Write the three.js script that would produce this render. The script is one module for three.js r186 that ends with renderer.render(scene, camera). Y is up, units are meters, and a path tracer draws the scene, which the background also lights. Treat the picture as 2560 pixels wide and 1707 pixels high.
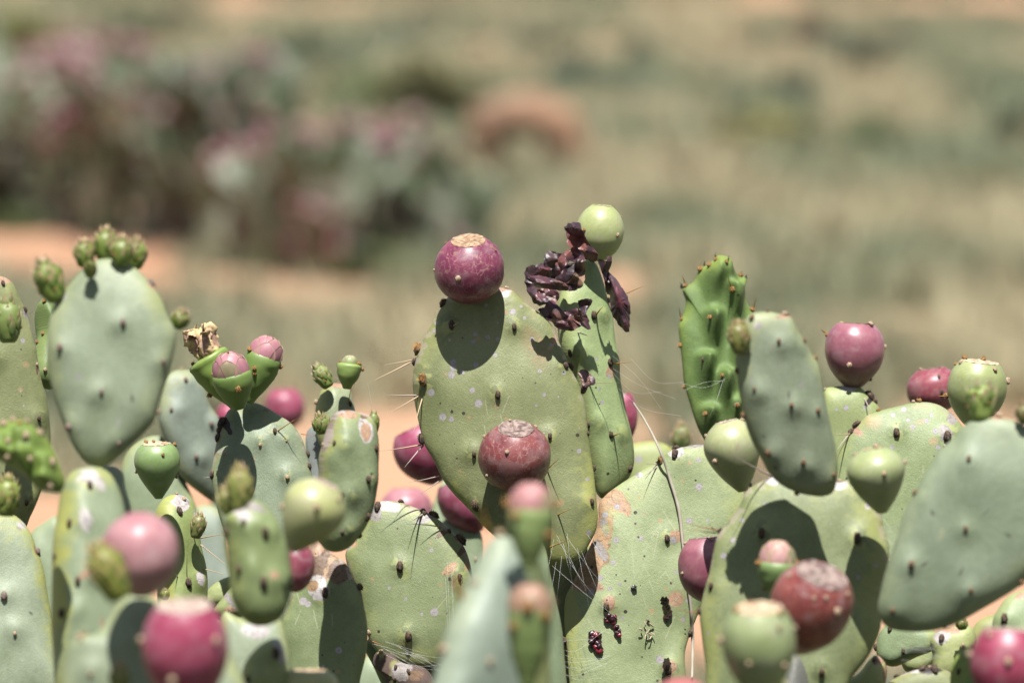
import * as THREE from 'three';
import { mergeGeometries, mergeVertices } from 'three/addons/utils/BufferGeometryUtils.js';
import { MarchingCubes } from 'three/addons/objects/MarchingCubes.js';

// ---------------------------------------------------------------- camera, sky, sun, exposure
const PW = 2560, PH = 1707, FOCUS = 4.0, FOV = 7.915, PITCH = -5.9;
const scene = new THREE.Scene();
const camera = new THREE.PerspectiveCamera(FOV, 1024 / 682, 0.3, 2000);
camera.position.set(0, 2, 0);
camera.rotation.x = THREE.MathUtils.degToRad(PITCH);
camera.focus = FOCUS;
camera.userData.fStop = 4.7;
camera.updateMatrixWorld(true);
const renderer = new THREE.WebGLRenderer({ antialias: true });
renderer.toneMapping = THREE.LinearToneMapping;
renderer.toneMappingExposure = 2.25;
renderer.shadowMap.enabled = true;

const SUN_EL = THREE.MathUtils.degToRad(68.5), SUN_AZ = THREE.MathUtils.degToRad(-2);
const sunDir = new THREE.Vector3(Math.sin(SUN_AZ) * Math.cos(SUN_EL), Math.sin(SUN_EL), Math.cos(SUN_AZ) * Math.cos(SUN_EL));
// clear midday air: deep blue overhead, paler and warmer towards the horizon, a soft brightening round the sun
{
  const w = 256, h = 128, data = new Float32Array(w * h * 4);
  for (let y = 0; y < h; y++) for (let x = 0; x < w; x++) {
    const el = ((y + 0.5) / h - 0.5) * Math.PI, az = ((x + 0.5) / w - 0.5) * 2 * Math.PI, dir = new THREE.Vector3(Math.cos(el) * Math.cos(az), Math.sin(el), Math.cos(el) * Math.sin(az));
    const t = Math.pow(1 - Math.max(0, Math.sin(el)), 4), g = 0.4 * Math.exp((dir.dot(sunDir) - 1) * 14);
    const c = [0.1 + 0.18 * t + g, 0.13 + 0.17 * t + g * 0.95, 0.185 + 0.14 * t + g * 0.85];
    data.set([...c, 1], (y * w + x) * 4);
  }
  const air = new THREE.DataTexture(data, w, h, THREE.RGBAFormat, THREE.FloatType);
  air.mapping = THREE.EquirectangularReflectionMapping; air.magFilter = air.minFilter = THREE.LinearFilter; air.needsUpdate = true;
  scene.background = scene.environment = air;
}
const sun = new THREE.DirectionalLight(0xfffcf8, 5);
sun.name = 'sun';
sun.position.copy(sunDir).multiplyScalar(60).add(new THREE.Vector3(0, 0, -10));
sun.target.position.set(0, 0, -10);
sun.castShadow = true;
sun.shadow.mapSize.set(4096, 4096);
Object.assign(sun.shadow.camera, { left: -30, right: 30, top: 60, bottom: -60, near: 1, far: 200 });
scene.add(sun, sun.target);

// ---------------------------------------------------------------- helpers
function rng(seed) { let a = seed | 0; return () => { a = (a + 0x6d2b79f5) | 0; let t = Math.imul(a ^ (a >>> 15), 1 | a); t = (t + Math.imul(t ^ (t >>> 7), 61 | t)) ^ t; return ((t ^ (t >>> 14)) >>> 0) / 4294967296; }; }
const hash3 = (x, y, z) => { let h = Math.imul(x, 374761393) + Math.imul(y, 668265263) + Math.imul(z, 1274126177) | 0; h = Math.imul(h ^ (h >>> 13), 1274126177); return ((h ^ (h >>> 16)) >>> 0) / 4294967296; };
const fade = (t) => t * t * (3 - 2 * t), mix = (a, b, t) => a + (b - a) * t, clamp = THREE.MathUtils.clamp;
const sstep = (a, b, x) => fade(clamp((x - a) / (b - a), 0, 1));
function noise(x, y, z = 0) {
  const X = Math.floor(x), Y = Math.floor(y), Z = Math.floor(z), u = fade(x - X), v = fade(y - Y), w = fade(z - Z);
  const L = (zz) => mix(mix(hash3(X, Y, zz), hash3(X + 1, Y, zz), u), mix(hash3(X, Y + 1, zz), hash3(X + 1, Y + 1, zz), u), v);
  return mix(L(Z), L(Z + 1), w);
}
const fbm = (x, y, z = 0, o = 3) => { let s = 0, a = 0.5, n = 0; for (let i = 0; i < o; i++) { s += a * noise(x, y, z + i * 7.3); n += a; x *= 2.03; y *= 2.03; z *= 2.03; a *= 0.5; } return s / n; };
const V = (x, y, z) => new THREE.Vector3(x, y, z);
const TY = Math.tan(THREE.MathUtils.degToRad(FOV / 2)), TX = TY * PW / PH;
const cR = V(1, 0, 0), cU = V(0, 1, 0).applyQuaternion(camera.quaternion), cF = V(0, 0, -1).applyQuaternion(camera.quaternion);
const ray = (px, py) => cF.clone().addScaledVector(cR, (px / PW * 2 - 1) * TX).addScaledVector(cU, (1 - py / PH * 2) * TY);
const at = (px, py, d) => ray(px, py).multiplyScalar(d).add(camera.position);       // a point d metres into the scene
const pix = (d) => d * 2 * TY / PH;                                                // metres per photo pixel at that depth
const onGround = (px, py) => { const r = ray(px, py); return r.multiplyScalar(-camera.position.y / r.y).add(camera.position); };
const toPx = (p) => { const q = p.clone().sub(camera.position), z = q.dot(cF); return [(q.dot(cR) / z / TX + 1) * PW / 2, (1 - q.dot(cU) / z / TY) * PH / 2]; };

const used = new Map();
const numbered = (n) => { const k = used.get(n) ?? 0; used.set(n, k + 1); return k ? n + '_' + String(k).padStart(3, '0') : n; };
function part(name, geo, mat, parent) {
  const m = new THREE.Mesh(geo, mat);
  m.name = name; m.castShadow = m.receiveShadow = true;
  parent.add(m);
  return m;
}
function tag(o, label, category, group) { o.userData = { ...o.userData, label, category }; if (group) o.userData.group = group; return o; }
function thing(name, pos, label, category, group) {
  const g = new THREE.Group();
  g.name = numbered(name); g.position.copy(pos); scene.add(g); g.updateMatrixWorld(true);
  return tag(g, label, category, group);
}
function solo(name, geo, mat, pos, label, category, group) {
  const m = part(numbered(name), geo, mat, scene);
  m.position.copy(pos);
  return tag(m, label, category, group);
}
function buffer(pos, idx, col, uv) {
  const g = new THREE.BufferGeometry();
  g.setAttribute('position', new THREE.Float32BufferAttribute(pos, 3));
  if (col) g.setAttribute('color', new THREE.Float32BufferAttribute(col, 3));
  if (uv) g.setAttribute('uv', new THREE.Float32BufferAttribute(uv, 2));
  g.setIndex(idx);
  g.computeVertexNormals();
  return g;
}
function paint(g, f) {                                                            // vertex colours from position
  const p = g.attributes.position, c = new Float32Array(p.count * 3);
  for (let i = 0; i < p.count; i++) { const k = f(p.getX(i), p.getY(i), p.getZ(i), i); c[i * 3] = k[0]; c[i * 3 + 1] = k[1]; c[i * 3 + 2] = k[2]; }
  g.setAttribute('color', new THREE.BufferAttribute(c, 3));
  return g;
}
const mix3 = (a, b, t) => [mix(a[0], b[0], t), mix(a[1], b[1], t), mix(a[2], b[2], t)];
const sc3 = (a, k) => [a[0] * k, a[1] * k, a[2] * k];
const enc = (x) => { x = clamp(x, 0, 1); return Math.round(255 * (x <= 0.0031308 ? 12.92 * x : 1.055 * Math.pow(x, 1 / 2.4) - 0.055)); };
function tex(w, h, f, srgb = true, repeat = false) {
  const d = new Uint8Array(w * h * 4);
  for (let j = 0; j < h; j++) for (let i = 0; i < w; i++) {
    const c = f((i + 0.5) / w, (j + 0.5) / h), o = (j * w + i) * 4;
    for (let k = 0; k < 3; k++) d[o + k] = srgb ? enc(c[k]) : Math.round(255 * clamp(c[k], 0, 1));
    d[o + 3] = 255;
  }
  const t = new THREE.DataTexture(d, w, h);
  t.magFilter = THREE.LinearFilter; t.minFilter = THREE.LinearMipmapLinearFilter; t.generateMipmaps = true;
  if (srgb) t.colorSpace = THREE.SRGBColorSpace;
  if (repeat) t.wrapS = t.wrapT = THREE.RepeatWrapping;
  t.needsUpdate = true;
  return t;
}
const closed = (pts, n) => { const c = new THREE.CatmullRomCurve3(pts.map((p) => V(p[0], p[1], 0)), true, 'centripetal'); return c.getSpacedPoints(n).slice(0, n).map((p) => [p.x, p.y]); };

// fine skin relief shared by every pad (pores and faint wrinkles), tiled every 40 mm
const wrapNoise = (u, v, f, s) => { let r = 0; for (const [dx, wx] of [[0, 1 - u], [1, u]]) for (const [dy, wy] of [[0, 1 - v], [1, v]]) r += wx * wy * noise((u - dx) * f + 50, (v - dy) * f + 50, s); return r; };
const skinBump = tex(256, 256, (u, v) => { const a = wrapNoise(u, v, 90, 1) * 0.55 + wrapNoise(u, v, 30, 2) * 0.3 + wrapNoise(u, v, 8, 3) * 0.3; return [a, a, a]; }, false, true);
const std = (o) => new THREE.MeshStandardMaterial(o);
const padMatV = new THREE.MeshPhysicalMaterial({ vertexColors: true, roughness: 0.52, specularIntensity: 0.7, bumpMap: skinBump, bumpScale: 0.00035 });
const vMat = (r, extra) => new THREE.MeshPhysicalMaterial({ vertexColors: true, roughness: r, ...extra });
const fruitMat = vMat(0.42, { specularIntensity: 0.85 });
const buMat = vMat(0.5);
const hairMat = vMat(0.85), spineMat = vMat(0.55), corkMat = vMat(0.9), dryMat = vMat(0.46, { side: THREE.DoubleSide });
// ---------------------------------------------------------------- crumpled dry skins and petals
// a curled, crumpled strip with real thickness along a path of world points
function crumple(pts, w, seed, tones, curl = 1.1, pointy = 0.25, ripple = 0.6) {
  const c = new THREE.CatmullRomCurve3(pts), N = 44, M = 12, pos = [], idx = [], col = [], th = w * 0.09;
  const view = cF.clone().negate();
  for (const side of [0, 1]) for (let j = 0; j <= N; j++) {
    const t = j / N, p = c.getPoint(t), T = c.getTangent(t), S = new THREE.Vector3().crossVectors(T, view).normalize(), Nn = new THREE.Vector3().crossVectors(S, T).normalize();
    const tw = 0.5 * (noise(t * 3 + seed, seed) - 0.5), wd = w * (pointy + (1 - pointy) * Math.pow(Math.sin(Math.PI * clamp(t * 0.96 + 0.02, 0, 1)), 0.55)) * (0.8 + 0.45 * noise(t * 7, seed + 3));
    for (let i = 0; i <= M; i++) {
      const a = i / M * 2 - 1, an = a * curl + tw, rip = ripple * (0.75 * (Math.abs(noise(t * 6 + seed, a * 1.6 + seed * 3) - 0.5) * 2 - 0.35) + 0.35 * (Math.abs(noise(t * 13, a * 3.4, seed) - 0.5) * 2 - 0.4));
      const edge = Math.abs(a) > 0.9 ? 0.85 + 0.5 * noise(t * 30, seed + a) : 1, k = wd * edge;
      const q = p.clone().addScaledVector(S, Math.sin(an) * k).addScaledVector(Nn, (Math.cos(an) - 0.6) * k + rip * wd - side * th * (i === 0 || i === M ? 0.4 : 1));
      pos.push(q.x, q.y, q.z);
      const n = fbm(t * 9 + seed, a * 3, seed), m = noise(t * 26 + 7, a * 8, seed);
      let k2 = mix3(tones[0], tones[1], sstep(0.45, 0.75, n));
      k2 = mix3(k2, tones[2], sstep(0.6, 0.78, noise(t * 5 + 20, a * 2, seed + 4)) * 0.8);
      col.push(...sc3(k2, 0.7 + 0.6 * m));
    }
  }
  const n1 = (N + 1) * (M + 1), W = M + 1;
  for (const side of [0, 1]) for (let j = 0; j < N; j++) for (let i = 0; i < M; i++) { const a = side * n1 + j * W + i; side ? idx.push(a, a + W, a + 1, a + 1, a + W, a + W + 1) : idx.push(a, a + 1, a + W, a + 1, a + W + 1, a + W); }
  const join = (a, b) => idx.push(a, b, a + n1, b, b + n1, a + n1);
  for (let j = 0; j < N; j++) { join(j * W, (j + 1) * W); join((j + 1) * W + M, j * W + M); }
  for (let i = 0; i < M; i++) { join(i + 1, i); join(N * W + i, N * W + i + 1); }
  return { geo: buffer(pos, idx, col) };
}
// a crumpled sheet: outline in photo pixels at depth d, folded sharply in many directions, with a thickness of its own
function sheet(parent, name, outline, d, seed, tones, o = {}) {
  const { fold = 0.006, bulge = 0.002, th = 0.0004, tilt = 0 } = o, r = rng(seed);
  let cx = 0, cy = 0; outline.forEach((p) => { cx += p[0] / outline.length; cy += p[1] / outline.length; });
  const k = pix(d), M = 44, K = 9, base = closed(outline, M).map(([x, y], i) => { const e = 1 + 0.1 * (noise(i * 1.1, seed) - 0.5) + 0.09 * (noise(i * 3.4, seed + 4) - 0.5); return [(x - cx) * k * e, -(y - cy) * k * e]; });
  const dirs = Array.from({ length: 3 }, () => { const a = r() * 6.283; return [Math.cos(a), Math.sin(a), 0.013 + 0.016 * r(), r()]; });
  const pos = [], idx = [], col = [], O = at(cx, cy, d), put = (x, y, s, side) => {
    let z = bulge * (1 - s * s) + tilt * y;
    for (const q of dirs) { const u = (x * q[0] + y * q[1]) / q[2] + q[3] + 0.25 * noise(x * 120 + seed, y * 120); z += fold * 1.0 * (Math.abs((u % 1 + 1) % 1 - 0.5) * 2 - 0.5); }
    z += fold * 0.12 * (noise(x * 420 + seed, y * 420, 2) - 0.5) + s ** 3 * fold * 0.9 * (noise(x * 170, y * 170, seed) - 0.3);
    z += side * th * (1 - s ** 6);
    const p = O.clone().addScaledVector(cR, x).addScaledVector(cU, y).addScaledVector(cF, -z).sub(parent.position);
    pos.push(p.x, p.y, p.z);
    const n = fbm(x * 160 + seed, y * 160, 2), m = noise(x * 900, y * 900, seed);
    let c = mix3(tones[0], tones[1], sstep(0.42, 0.7, n)); c = mix3(c, tones[2], sstep(0.6, 0.75, noise(x * 110 + 5, y * 110, seed)) * 0.8);
    col.push(...sc3(c, 0.85 + 0.3 * m));
    return pos.length / 3 - 1;
  };
  const R = { 1: [], '-1': [] };
  for (const side of [1, -1]) for (let j = 0; j <= K; j++) R[side].push(j === K && side < 0 ? R[1][K] : j === 0 ? [put(0, 0, 0, side)] : base.map(([x, y]) => put(x * j / K, y * j / K, j / K, side)));
  const A = outline.reduce((s, p, i) => { const q = outline[(i + 1) % outline.length]; return s + p[0] * q[1] - q[0] * p[1]; }, 0), ccw = A < 0;
  const tri = (a, b, c, side) => ((side > 0) === ccw ? idx.push(a, b, c) : idx.push(a, c, b));
  for (const side of [1, -1]) for (let i = 0; i < M; i++) { const n = (i + 1) % M, q = R[side]; tri(q[0][0], q[1][i], q[1][n], side); for (let j = 1; j < K; j++) { tri(q[j][i], q[j + 1][i], q[j + 1][n], side); tri(q[j][i], q[j + 1][n], q[j][n], side); } }
  const g = buffer(pos, idx, col).toNonIndexed(); g.computeVertexNormals();                // creases stay sharp, as in dry skin
  return part(name, g, dryMat, parent);
}
// ---------------------------------------------------------------- cactus pieces
// base colours of the skins
const GL = [0.25, 0.3, 0.18], OL = [0.215, 0.24, 0.1], LI = [0.27, 0.325, 0.15], YO = [0.125, 0.225, 0.045], PA = [0.24, 0.3, 0.165], YG = [0.3, 0.345, 0.13];
const CORK = { w: [0.46, 0.42, 0.4], t: [0.42, 0.27, 0.15], b: [0.17, 0.105, 0.065], p: [0.4, 0.25, 0.16], k: [0.045, 0.032, 0.03], y: [0.37, 0.39, 0.13], g: [0.3, 0.27, 0.25], m: [0.3, 0.19, 0.1] };

// areoles: a dark woolly cushion with bristles; amber on young growth, cream on fruits
function areoleGeo(seed, base, hair, n, len, tall) {
  const r = rng(seed), list = [];
  const b = mergeVertices(new THREE.IcosahedronGeometry(1, 2).deleteAttribute('uv').deleteAttribute('normal'));
  const p = b.attributes.position;
  for (let i = 0; i < p.count; i++) { const x = p.getX(i), y = p.getY(i), z = p.getZ(i), k = 0.7 + 0.55 * noise(x * 2.3 + seed, y * 2.3, z * 2.3); p.setXYZ(i, x * k * 0.72, y * k * tall, z * k * 0.62); }
  b.computeVertexNormals();
  list.push(paint(b.toNonIndexed(), (x, y, z) => mix3(base, hair, sstep(0.45, 0.8, noise(x * 5 + seed, y * 5, z * 5)) * 0.55 + (y > 0.3 ? 0.15 : 0))));
  for (let i = 0; i < n; i++) {
    const c = new THREE.ConeGeometry(0.085, len * (0.55 + r() * 0.9), 4, 1, true).deleteAttribute('uv');
    c.translate(0, len * 0.4, 0);
    const a = r() * 6.283, t = r() * 1.0;
    c.applyQuaternion(new THREE.Quaternion().setFromUnitVectors(V(0, 1, 0), V(Math.cos(a) * Math.sin(t), Math.sin(a) * Math.sin(t) + 0.25, Math.cos(t)).normalize()));
    c.translate((r() - 0.5) * 0.9, (r() - 0.3) * tall * 1.1, 0.25);
    const k = 0.6 + r() * 0.7;
    list.push(paint(c.toNonIndexed(), () => sc3(hair, k)));
  }
  return mergeGeometries(list);
}
const AREOLE = {
  d: [1, 2, 3].map((s) => areoleGeo(s, [0.035, 0.022, 0.016], [0.23, 0.14, 0.075], 16, 0.75, 1.15)),
  a: [4, 5].map((s) => areoleGeo(s, [0.2, 0.1, 0.03], [0.5, 0.27, 0.08], 22, 0.9, 0.85)),
  c: [6, 7].map((s) => areoleGeo(s, [0.33, 0.22, 0.14], [0.62, 0.5, 0.34], 18, 0.6, 0.9)),
  g: [11, 12].map((s) => areoleGeo(s, [0.17, 0.115, 0.1], [0.36, 0.26, 0.2], 14, 0.5, 1.0)),
  b: [13, 14].map((s) => areoleGeo(s, [0.075, 0.042, 0.028], [0.42, 0.22, 0.09], 20, 0.65, 1.0)),
  o: [8, 9].map((s) => areoleGeo(s, [0.06, 0.035, 0.022], [0.5, 0.25, 0.06], 34, 1.0, 1.2)),
};
const yUp = V(0, 1, 0), frameTmp = new THREE.Matrix4();
function facing(n) {                                                              // turn z to n, y as upright as it goes
  const z = n.clone().normalize(), x = new THREE.Vector3().crossVectors(Math.abs(z.y) > 0.98 ? V(0, 0, -1) : yUp, z).normalize(), y = new THREE.Vector3().crossVectors(z, x);
  return new THREE.Quaternion().setFromRotationMatrix(frameTmp.makeBasis(x, y, z));
}
// nearest surface point of a part to a photo position, seen from the camera's side
function spot(mesh, px, py) {
  if (!mesh.userData.proj) {
    mesh.updateWorldMatrix(true, false);
    const p = mesh.geometry.attributes.position, n = mesh.geometry.attributes.normal, nm = new THREE.Matrix3().getNormalMatrix(mesh.matrixWorld), out = [];
    for (let i = 0; i < p.count; i++) {
      const w = V(p.getX(i), p.getY(i), p.getZ(i)).applyMatrix4(mesh.matrixWorld), k = V(n.getX(i), n.getY(i), n.getZ(i)).applyMatrix3(nm).normalize();
      if (k.dot(cF) < 0.12) { const q = toPx(w); out.push([q[0], q[1], w, k]); }
    }
    Object.defineProperty(mesh.userData, 'proj', { value: out, enumerable: false });
  }
  let best = null, bd = 1e9;
  for (const e of mesh.userData.proj) { const d = (e[0] - px) ** 2 + (e[1] - py) ** 2; if (d < bd) { bd = d; best = e; } }
  return { p: best[2], n: best[3] };
}
let areoleCount = 0;
function areole(mesh, x, y, s, kind, name = 'areole') {
  const h = spot(mesh, x, y), list = AREOLE[kind], d = h.p.clone().sub(camera.position).dot(cF);
  const m = part(name, list[areoleCount++ % list.length], hairMat, mesh), size = s * (0.68 + 0.34 * hash3(Math.round(x), Math.round(y), 7)) * pix(d);
  const inv = mesh.matrixWorld.clone().invert(), q = new THREE.Quaternion(), pp = V(0, 0, 0), ss = V(0, 0, 0);
  mesh.matrixWorld.decompose(pp, q, ss);
  m.position.copy(h.p.clone().addScaledVector(h.n, size * 0.25).applyMatrix4(inv));
  m.quaternion.copy(q.invert().multiply(facing(h.n)));
  m.scale.setScalar(size / ss.x);
  return m;
}
function spineGeo(a, b, r0, tone) {
  const dir = b.clone().sub(a), L = dir.length(), g = new THREE.CylinderGeometry(r0 * 0.08, r0, L, 6, 8).deleteAttribute('uv'), s = hash3(Math.round(a.x * 1e5), Math.round(a.y * 1e5), 3);
  g.translate(0, L / 2, 0);
  const p = g.attributes.position;
  for (let i = 0; i < p.count; i++) { const t = p.getY(i) / L; p.setX(i, p.getX(i) + Math.sin(t * Math.PI) * L * 0.025 * (s - 0.5)); }
  paint(g, (x, y) => mix3(tone, [0.1, 0.06, 0.04], sstep(0.55, 0.75, noise(y / L * 4 + s * 50, s * 9)) * 0.75));
  g.applyQuaternion(new THREE.Quaternion().setFromUnitVectors(V(0, 1, 0), dir.normalize()));
  return g;
}
const TAN = [0.5, 0.36, 0.22], AMB = [0.5, 0.25, 0.05], RED = [0.45, 0.16, 0.08], GRY = [0.42, 0.34, 0.29];
// a spine of a pad from one photo position to another; the tip may come nearer by dz
function spine(mesh, x0, y0, x1, y1, tone = TAN, dz = 0.012, w = 2.2) {
  mesh.updateWorldMatrix(true, false);
  const h = spot(mesh, x0, y0).p, d = h.clone().sub(camera.position).dot(cF), tip = at(x1, y1, d - dz), root = at(x0, y0, d + 0.004);
  const g = spineGeo(root.clone().sub(root), tip.sub(root), w * pix(d) * 0.95, tone), m = part('spine', g, spineMat, mesh);
  m.position.copy(root.applyMatrix4(mesh.matrixWorld.clone().invert()));
  m.quaternion.copy(mesh.getWorldQuaternion(new THREE.Quaternion()).invert());
}

// a pad: outline in photo pixels laid on its own tilted plane at depth d, inflated to a real thickness
function pad(plant, o) {
  const { d, yaw = 0, pitch = 10, th = 0.011, c = OL, young = 0, seed = Math.round(o.o[0][0] * 3 + o.o[0][1]), fine = 0, corkTop = 0, waves = 1, knob = 0.003 } = o;
  let A = 0, cx = 0, cy = 0;
  o.o.forEach(([x, y], i) => { const [x2, y2] = o.o[(i + 1) % o.o.length], k = x * y2 - x2 * y; A += k; cx += (x + x2) * k; cy += (y + y2) * k; });
  cx /= 3 * A; cy /= 3 * A;
  const C = at(cx, cy, d), q = camera.quaternion.clone().multiply(new THREE.Quaternion().setFromEuler(new THREE.Euler(THREE.MathUtils.degToRad(-pitch), THREE.MathUtils.degToRad(yaw), 0, 'YXZ')));
  const X = V(1, 0, 0).applyQuaternion(q), Y = V(0, 1, 0).applyQuaternion(q), N = V(0, 0, 1).applyQuaternion(q);
  const local = (px, py) => { const r = ray(px, py), t = C.clone().sub(camera.position).dot(N) / r.dot(N), p = r.multiplyScalar(t).add(camera.position).sub(C); return [p.dot(X), p.dot(Y)]; };
  const M = fine ? 168 : 104, K = fine ? 40 : 24, out = closed(o.o.map((p) => local(...p)), M), pxm = pix(d);
  // polar table for looking up how far inside the outline a point lies
  const NB = 720, table = new Float32Array(NB).fill(-1);
  for (let i = 0; i < M; i++) {
    const a = out[i], b = out[(i + 1) % M];
    for (let k = 0; k < 24; k++) { const x = mix(a[0], b[0], k / 24), y = mix(a[1], b[1], k / 24), at2 = Math.floor((Math.atan2(y, x) / 6.283185 + 1) % 1 * NB); table[at2] = Math.max(table[at2], Math.hypot(x, y)); }
  }
  for (let i = 0; i < NB; i++) if (table[i] < 0) table[i] = table[(i + NB - 1) % NB] > 0 ? table[(i + NB - 1) % NB] : 0.05;
  const inside = (x, y) => { const f = (Math.atan2(y, x) / 6.283185 + 1) % 1 * NB, i = Math.floor(f), k = f - i; return Math.hypot(x, y) / mix(table[i % NB], table[(i + 1) % NB], k); };
  const xs = out.map((p) => p[0]), ys = out.map((p) => p[1]), x0 = Math.min(...xs), x1 = Math.max(...xs), y0 = Math.min(...ys), y1 = Math.max(...ys);
  const ar = (o.a ?? []).map(([x, y, s = 9, k]) => ({ px: x, py: y, p: local(x, y), s, k }));
  const r = rng(seed);
  const height = (x, y, s, side) => {
    let z = th * Math.pow(Math.max(0, 1 - Math.pow(s, 3.4)), 0.5);
    const k = Math.pow(Math.max(0, 1 - s ** 6), 0.5);
    z += waves * k * 0.0035 * (noise(x / 0.028 + seed, y / 0.034, side + 5) - 0.5);
    if (side > 0) for (const a of ar) {
      const dx = x - a.p[0], dy = y - a.p[1];
      if (young) z += k * young * Math.exp(-((dx / 0.0062) ** 2) - (dy > 0 ? (dy / 0.0045) ** 2 : (dy / 0.022) ** 2));
      else z += k * knob * Math.exp(-(dx * dx + dy * dy) / 0.0085 ** 2);
    }
    return z;
  };
  const bend = (x, y) => (o.bend ?? 0) * ((x / 0.08) ** 2) + (o.cup ?? 0) * ((y / 0.1) ** 2) + waves * 0.006 * (fbm(x / 0.09 + seed * 1.7, y / 0.09, 2) - 0.5);
  // skin colour
  const lich = (o.l ?? []).map(([x, y, rr, t = 0]) => [...local(x, y), rr * pxm, t]);
  if (o.specks) for (let i = 0; i < o.specks; i++) { const a = r() * 6.283, m = Math.sqrt(r()) * 0.92; const t = Math.floor((a / 6.283) * NB); lich.push([Math.cos(a) * m * table[t], Math.sin(a) * m * table[t], (r() < 0.75 ? 1 + r() * 1.6 : 2.5 + r() * 2.5) * pxm, r() < 0.5 ? 2 : r() < 0.45 ? 1 : 0]); }
  const blot = (o.b ?? []).map(([x, y, rx, ry, rot, kind, hard = 1]) => { const p = local(x, y); return { x: p[0], y: p[1], rx: rx * pxm, ry: ry * pxm, cs: Math.cos(rot), sn: Math.sin(rot), c: CORK[kind], kind, hard }; });
  const scr = Array.from({ length: o.scratch ?? 0 }, () => { const a = r() * 6.283, m = r() * 0.7, t = Math.floor(a / 6.283 * NB); const L = 0.006 + r() * 0.016, an = (r() - 0.5) * 1.6 + 1.57; return [Math.cos(a) * m * table[t], Math.sin(a) * m * table[t], Math.cos(an) * L, Math.sin(an) * L]; });
  const yel = o.yellow ?? 0.5, YEL = o.yc ?? [0.36, 0.37, 0.1];
  const colour = (x, y, s) => {
    const n1 = fbm(x / 0.03 + seed, y / 0.03, 1.5), n2 = fbm(x / 0.0042 + seed, y / 0.0042, 3), n3 = noise(x / 0.0011, y / 0.0011, seed);
    let k = mix3(sc3(c, 0.8), [c[0] * 1.2, c[1] * 1.16, c[2] * 1.34], sstep(0.2, 0.8, n1 * 0.65 + n2 * 0.2 + 0.15 * noise(x / 0.012 + seed, y / 0.05, 6)));
    k = sc3(k, 0.92 + 0.16 * n3);
    k = mix3(k, YEL, yel * sstep(0.74, 1.02, s + 0.5 * (n1 - 0.5) + 0.3 * (n2 - 0.5)) * (0.3 + 0.7 * sstep(0.35, 0.65, fbm(x / 0.05 + seed * 3, y / 0.05, 9, 2))));
    for (const a of ar) { const q2 = Math.hypot(x - a.p[0], (y - a.p[1]) * 0.8) / (a.s * pxm); if (q2 < 2.4 && fine && !young) k = mix3(k, (n2 > 0.5 ? CORK.y : sc3(c, 0.6)), 0.45 * sstep(2.4, 1.1, q2 + 1.4 * (n2 - 0.5))); }
    for (const b of blot) {
      const dx = x - b.x, dy = y - b.y, u = (dx * b.cs + dy * b.sn) / b.rx, v = (-dx * b.sn + dy * b.cs) / b.ry, e = Math.hypot(u, v) + 0.55 * (n1 - 0.5) + 0.5 * (n2 - 0.5);
      if (e < 1.15) {
        const cc = mix3(sc3(b.c, 0.7), sc3(b.c, 1.25), fbm(x / 0.0022, y / 0.0022, 4 + seed));
        const crack = b.hard && Math.abs(noise(x / 0.004 + 9, y / 0.0025, seed) - 0.5) < 0.035 ? 0.55 : 1;
        k = mix3(k, sc3(cc, crack), (b.hard ? sstep(1.05, 0.92, e) : 0.55 * sstep(1.1, 0.4, e) * (0.4 + 0.6 * sstep(0.35, 0.6, n2))));
      }
    }
    if (corkTop) { const e = s + 0.16 * (n2 - 0.5) + 0.2 * (n1 - 0.5), m = sstep(0.955, 0.985, e) * sstep(0.15, 0.5, (y - y0) / (y1 - y0) - 0.25); k = mix3(k, mix3(CORK.b, mix3(CORK.m, CORK.w, 0.6), sstep(0.35, 0.6, n2)), corkTop * m); }
    for (const l of lich) {
      const e = Math.hypot(x - l[0], y - l[1]) / l[2] + 0.25 * (n2 - 0.5);
      if (e < 1.25) {
        if (l[3] === 2) k = mix3(k, [0.05, 0.04, 0.03], sstep(1.1, 0.8, e));
        else if (l[3] === 1) k = mix3(k, mix3(CORK.t, c, 0.25), sstep(1.1, 0.85, e) * (e < 0.45 ? 0.9 : 0.6));
        else { const ring = e < 0.2 ? 0.75 : e > 0.85 ? 0.8 : 1; k = mix3(k, sc3([0.34, 0.315, 0.31], ring * (0.85 + 0.3 * n3)), sstep(1.12, 0.95, e)); }
      }
    }
    for (const t of scr) { const L2 = t[2] * t[2] + t[3] * t[3], u = clamp(((x - t[0]) * t[2] + (y - t[1]) * t[3]) / L2, 0, 1), e = Math.hypot(x - t[0] - u * t[2], y - t[1] - u * t[3]); if (e < 0.0004) k = mix3(k, [0.42, 0.42, 0.27], 0.5); }
    return k;
  };
  // mesh: rings from the middle to the rim, on both faces
  const pos = [], idx = [], col = [], uv = [], S = [];
  for (let j = 0; j <= K; j++) S.push(j === 0 ? 0 : j === K ? 1 : Math.sin((j / K) * Math.PI / 2));
  const put = (x, y, s, side) => {
    const z = bend(x, y) + side * (s >= 1 ? 0 : height(x, y, s, side));
    const p = X.clone().multiplyScalar(x).addScaledVector(Y, y).addScaledVector(N, z);
    pos.push(p.x, p.y, p.z);
    if (!fine) col.push(...colour(x, y, s));
    uv.push(x / 0.04, y / 0.04);
    return pos.length / 3 - 1;
  };
  const rings = { 1: [], '-1': [] };
  for (const side of [1, -1]) for (let j = 0; j <= K; j++) {
    if (j === K && side < 0) { rings[side].push(rings[1][K]); continue; }
    if (j === 0) { rings[side].push([put(0, 0, 0, side)]); continue; }
    rings[side].push(out.map(([x, y]) => put(x * S[j], y * S[j], S[j], side)));
  }
  const ccw = A < 0;                                                             // photo y runs down
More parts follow.
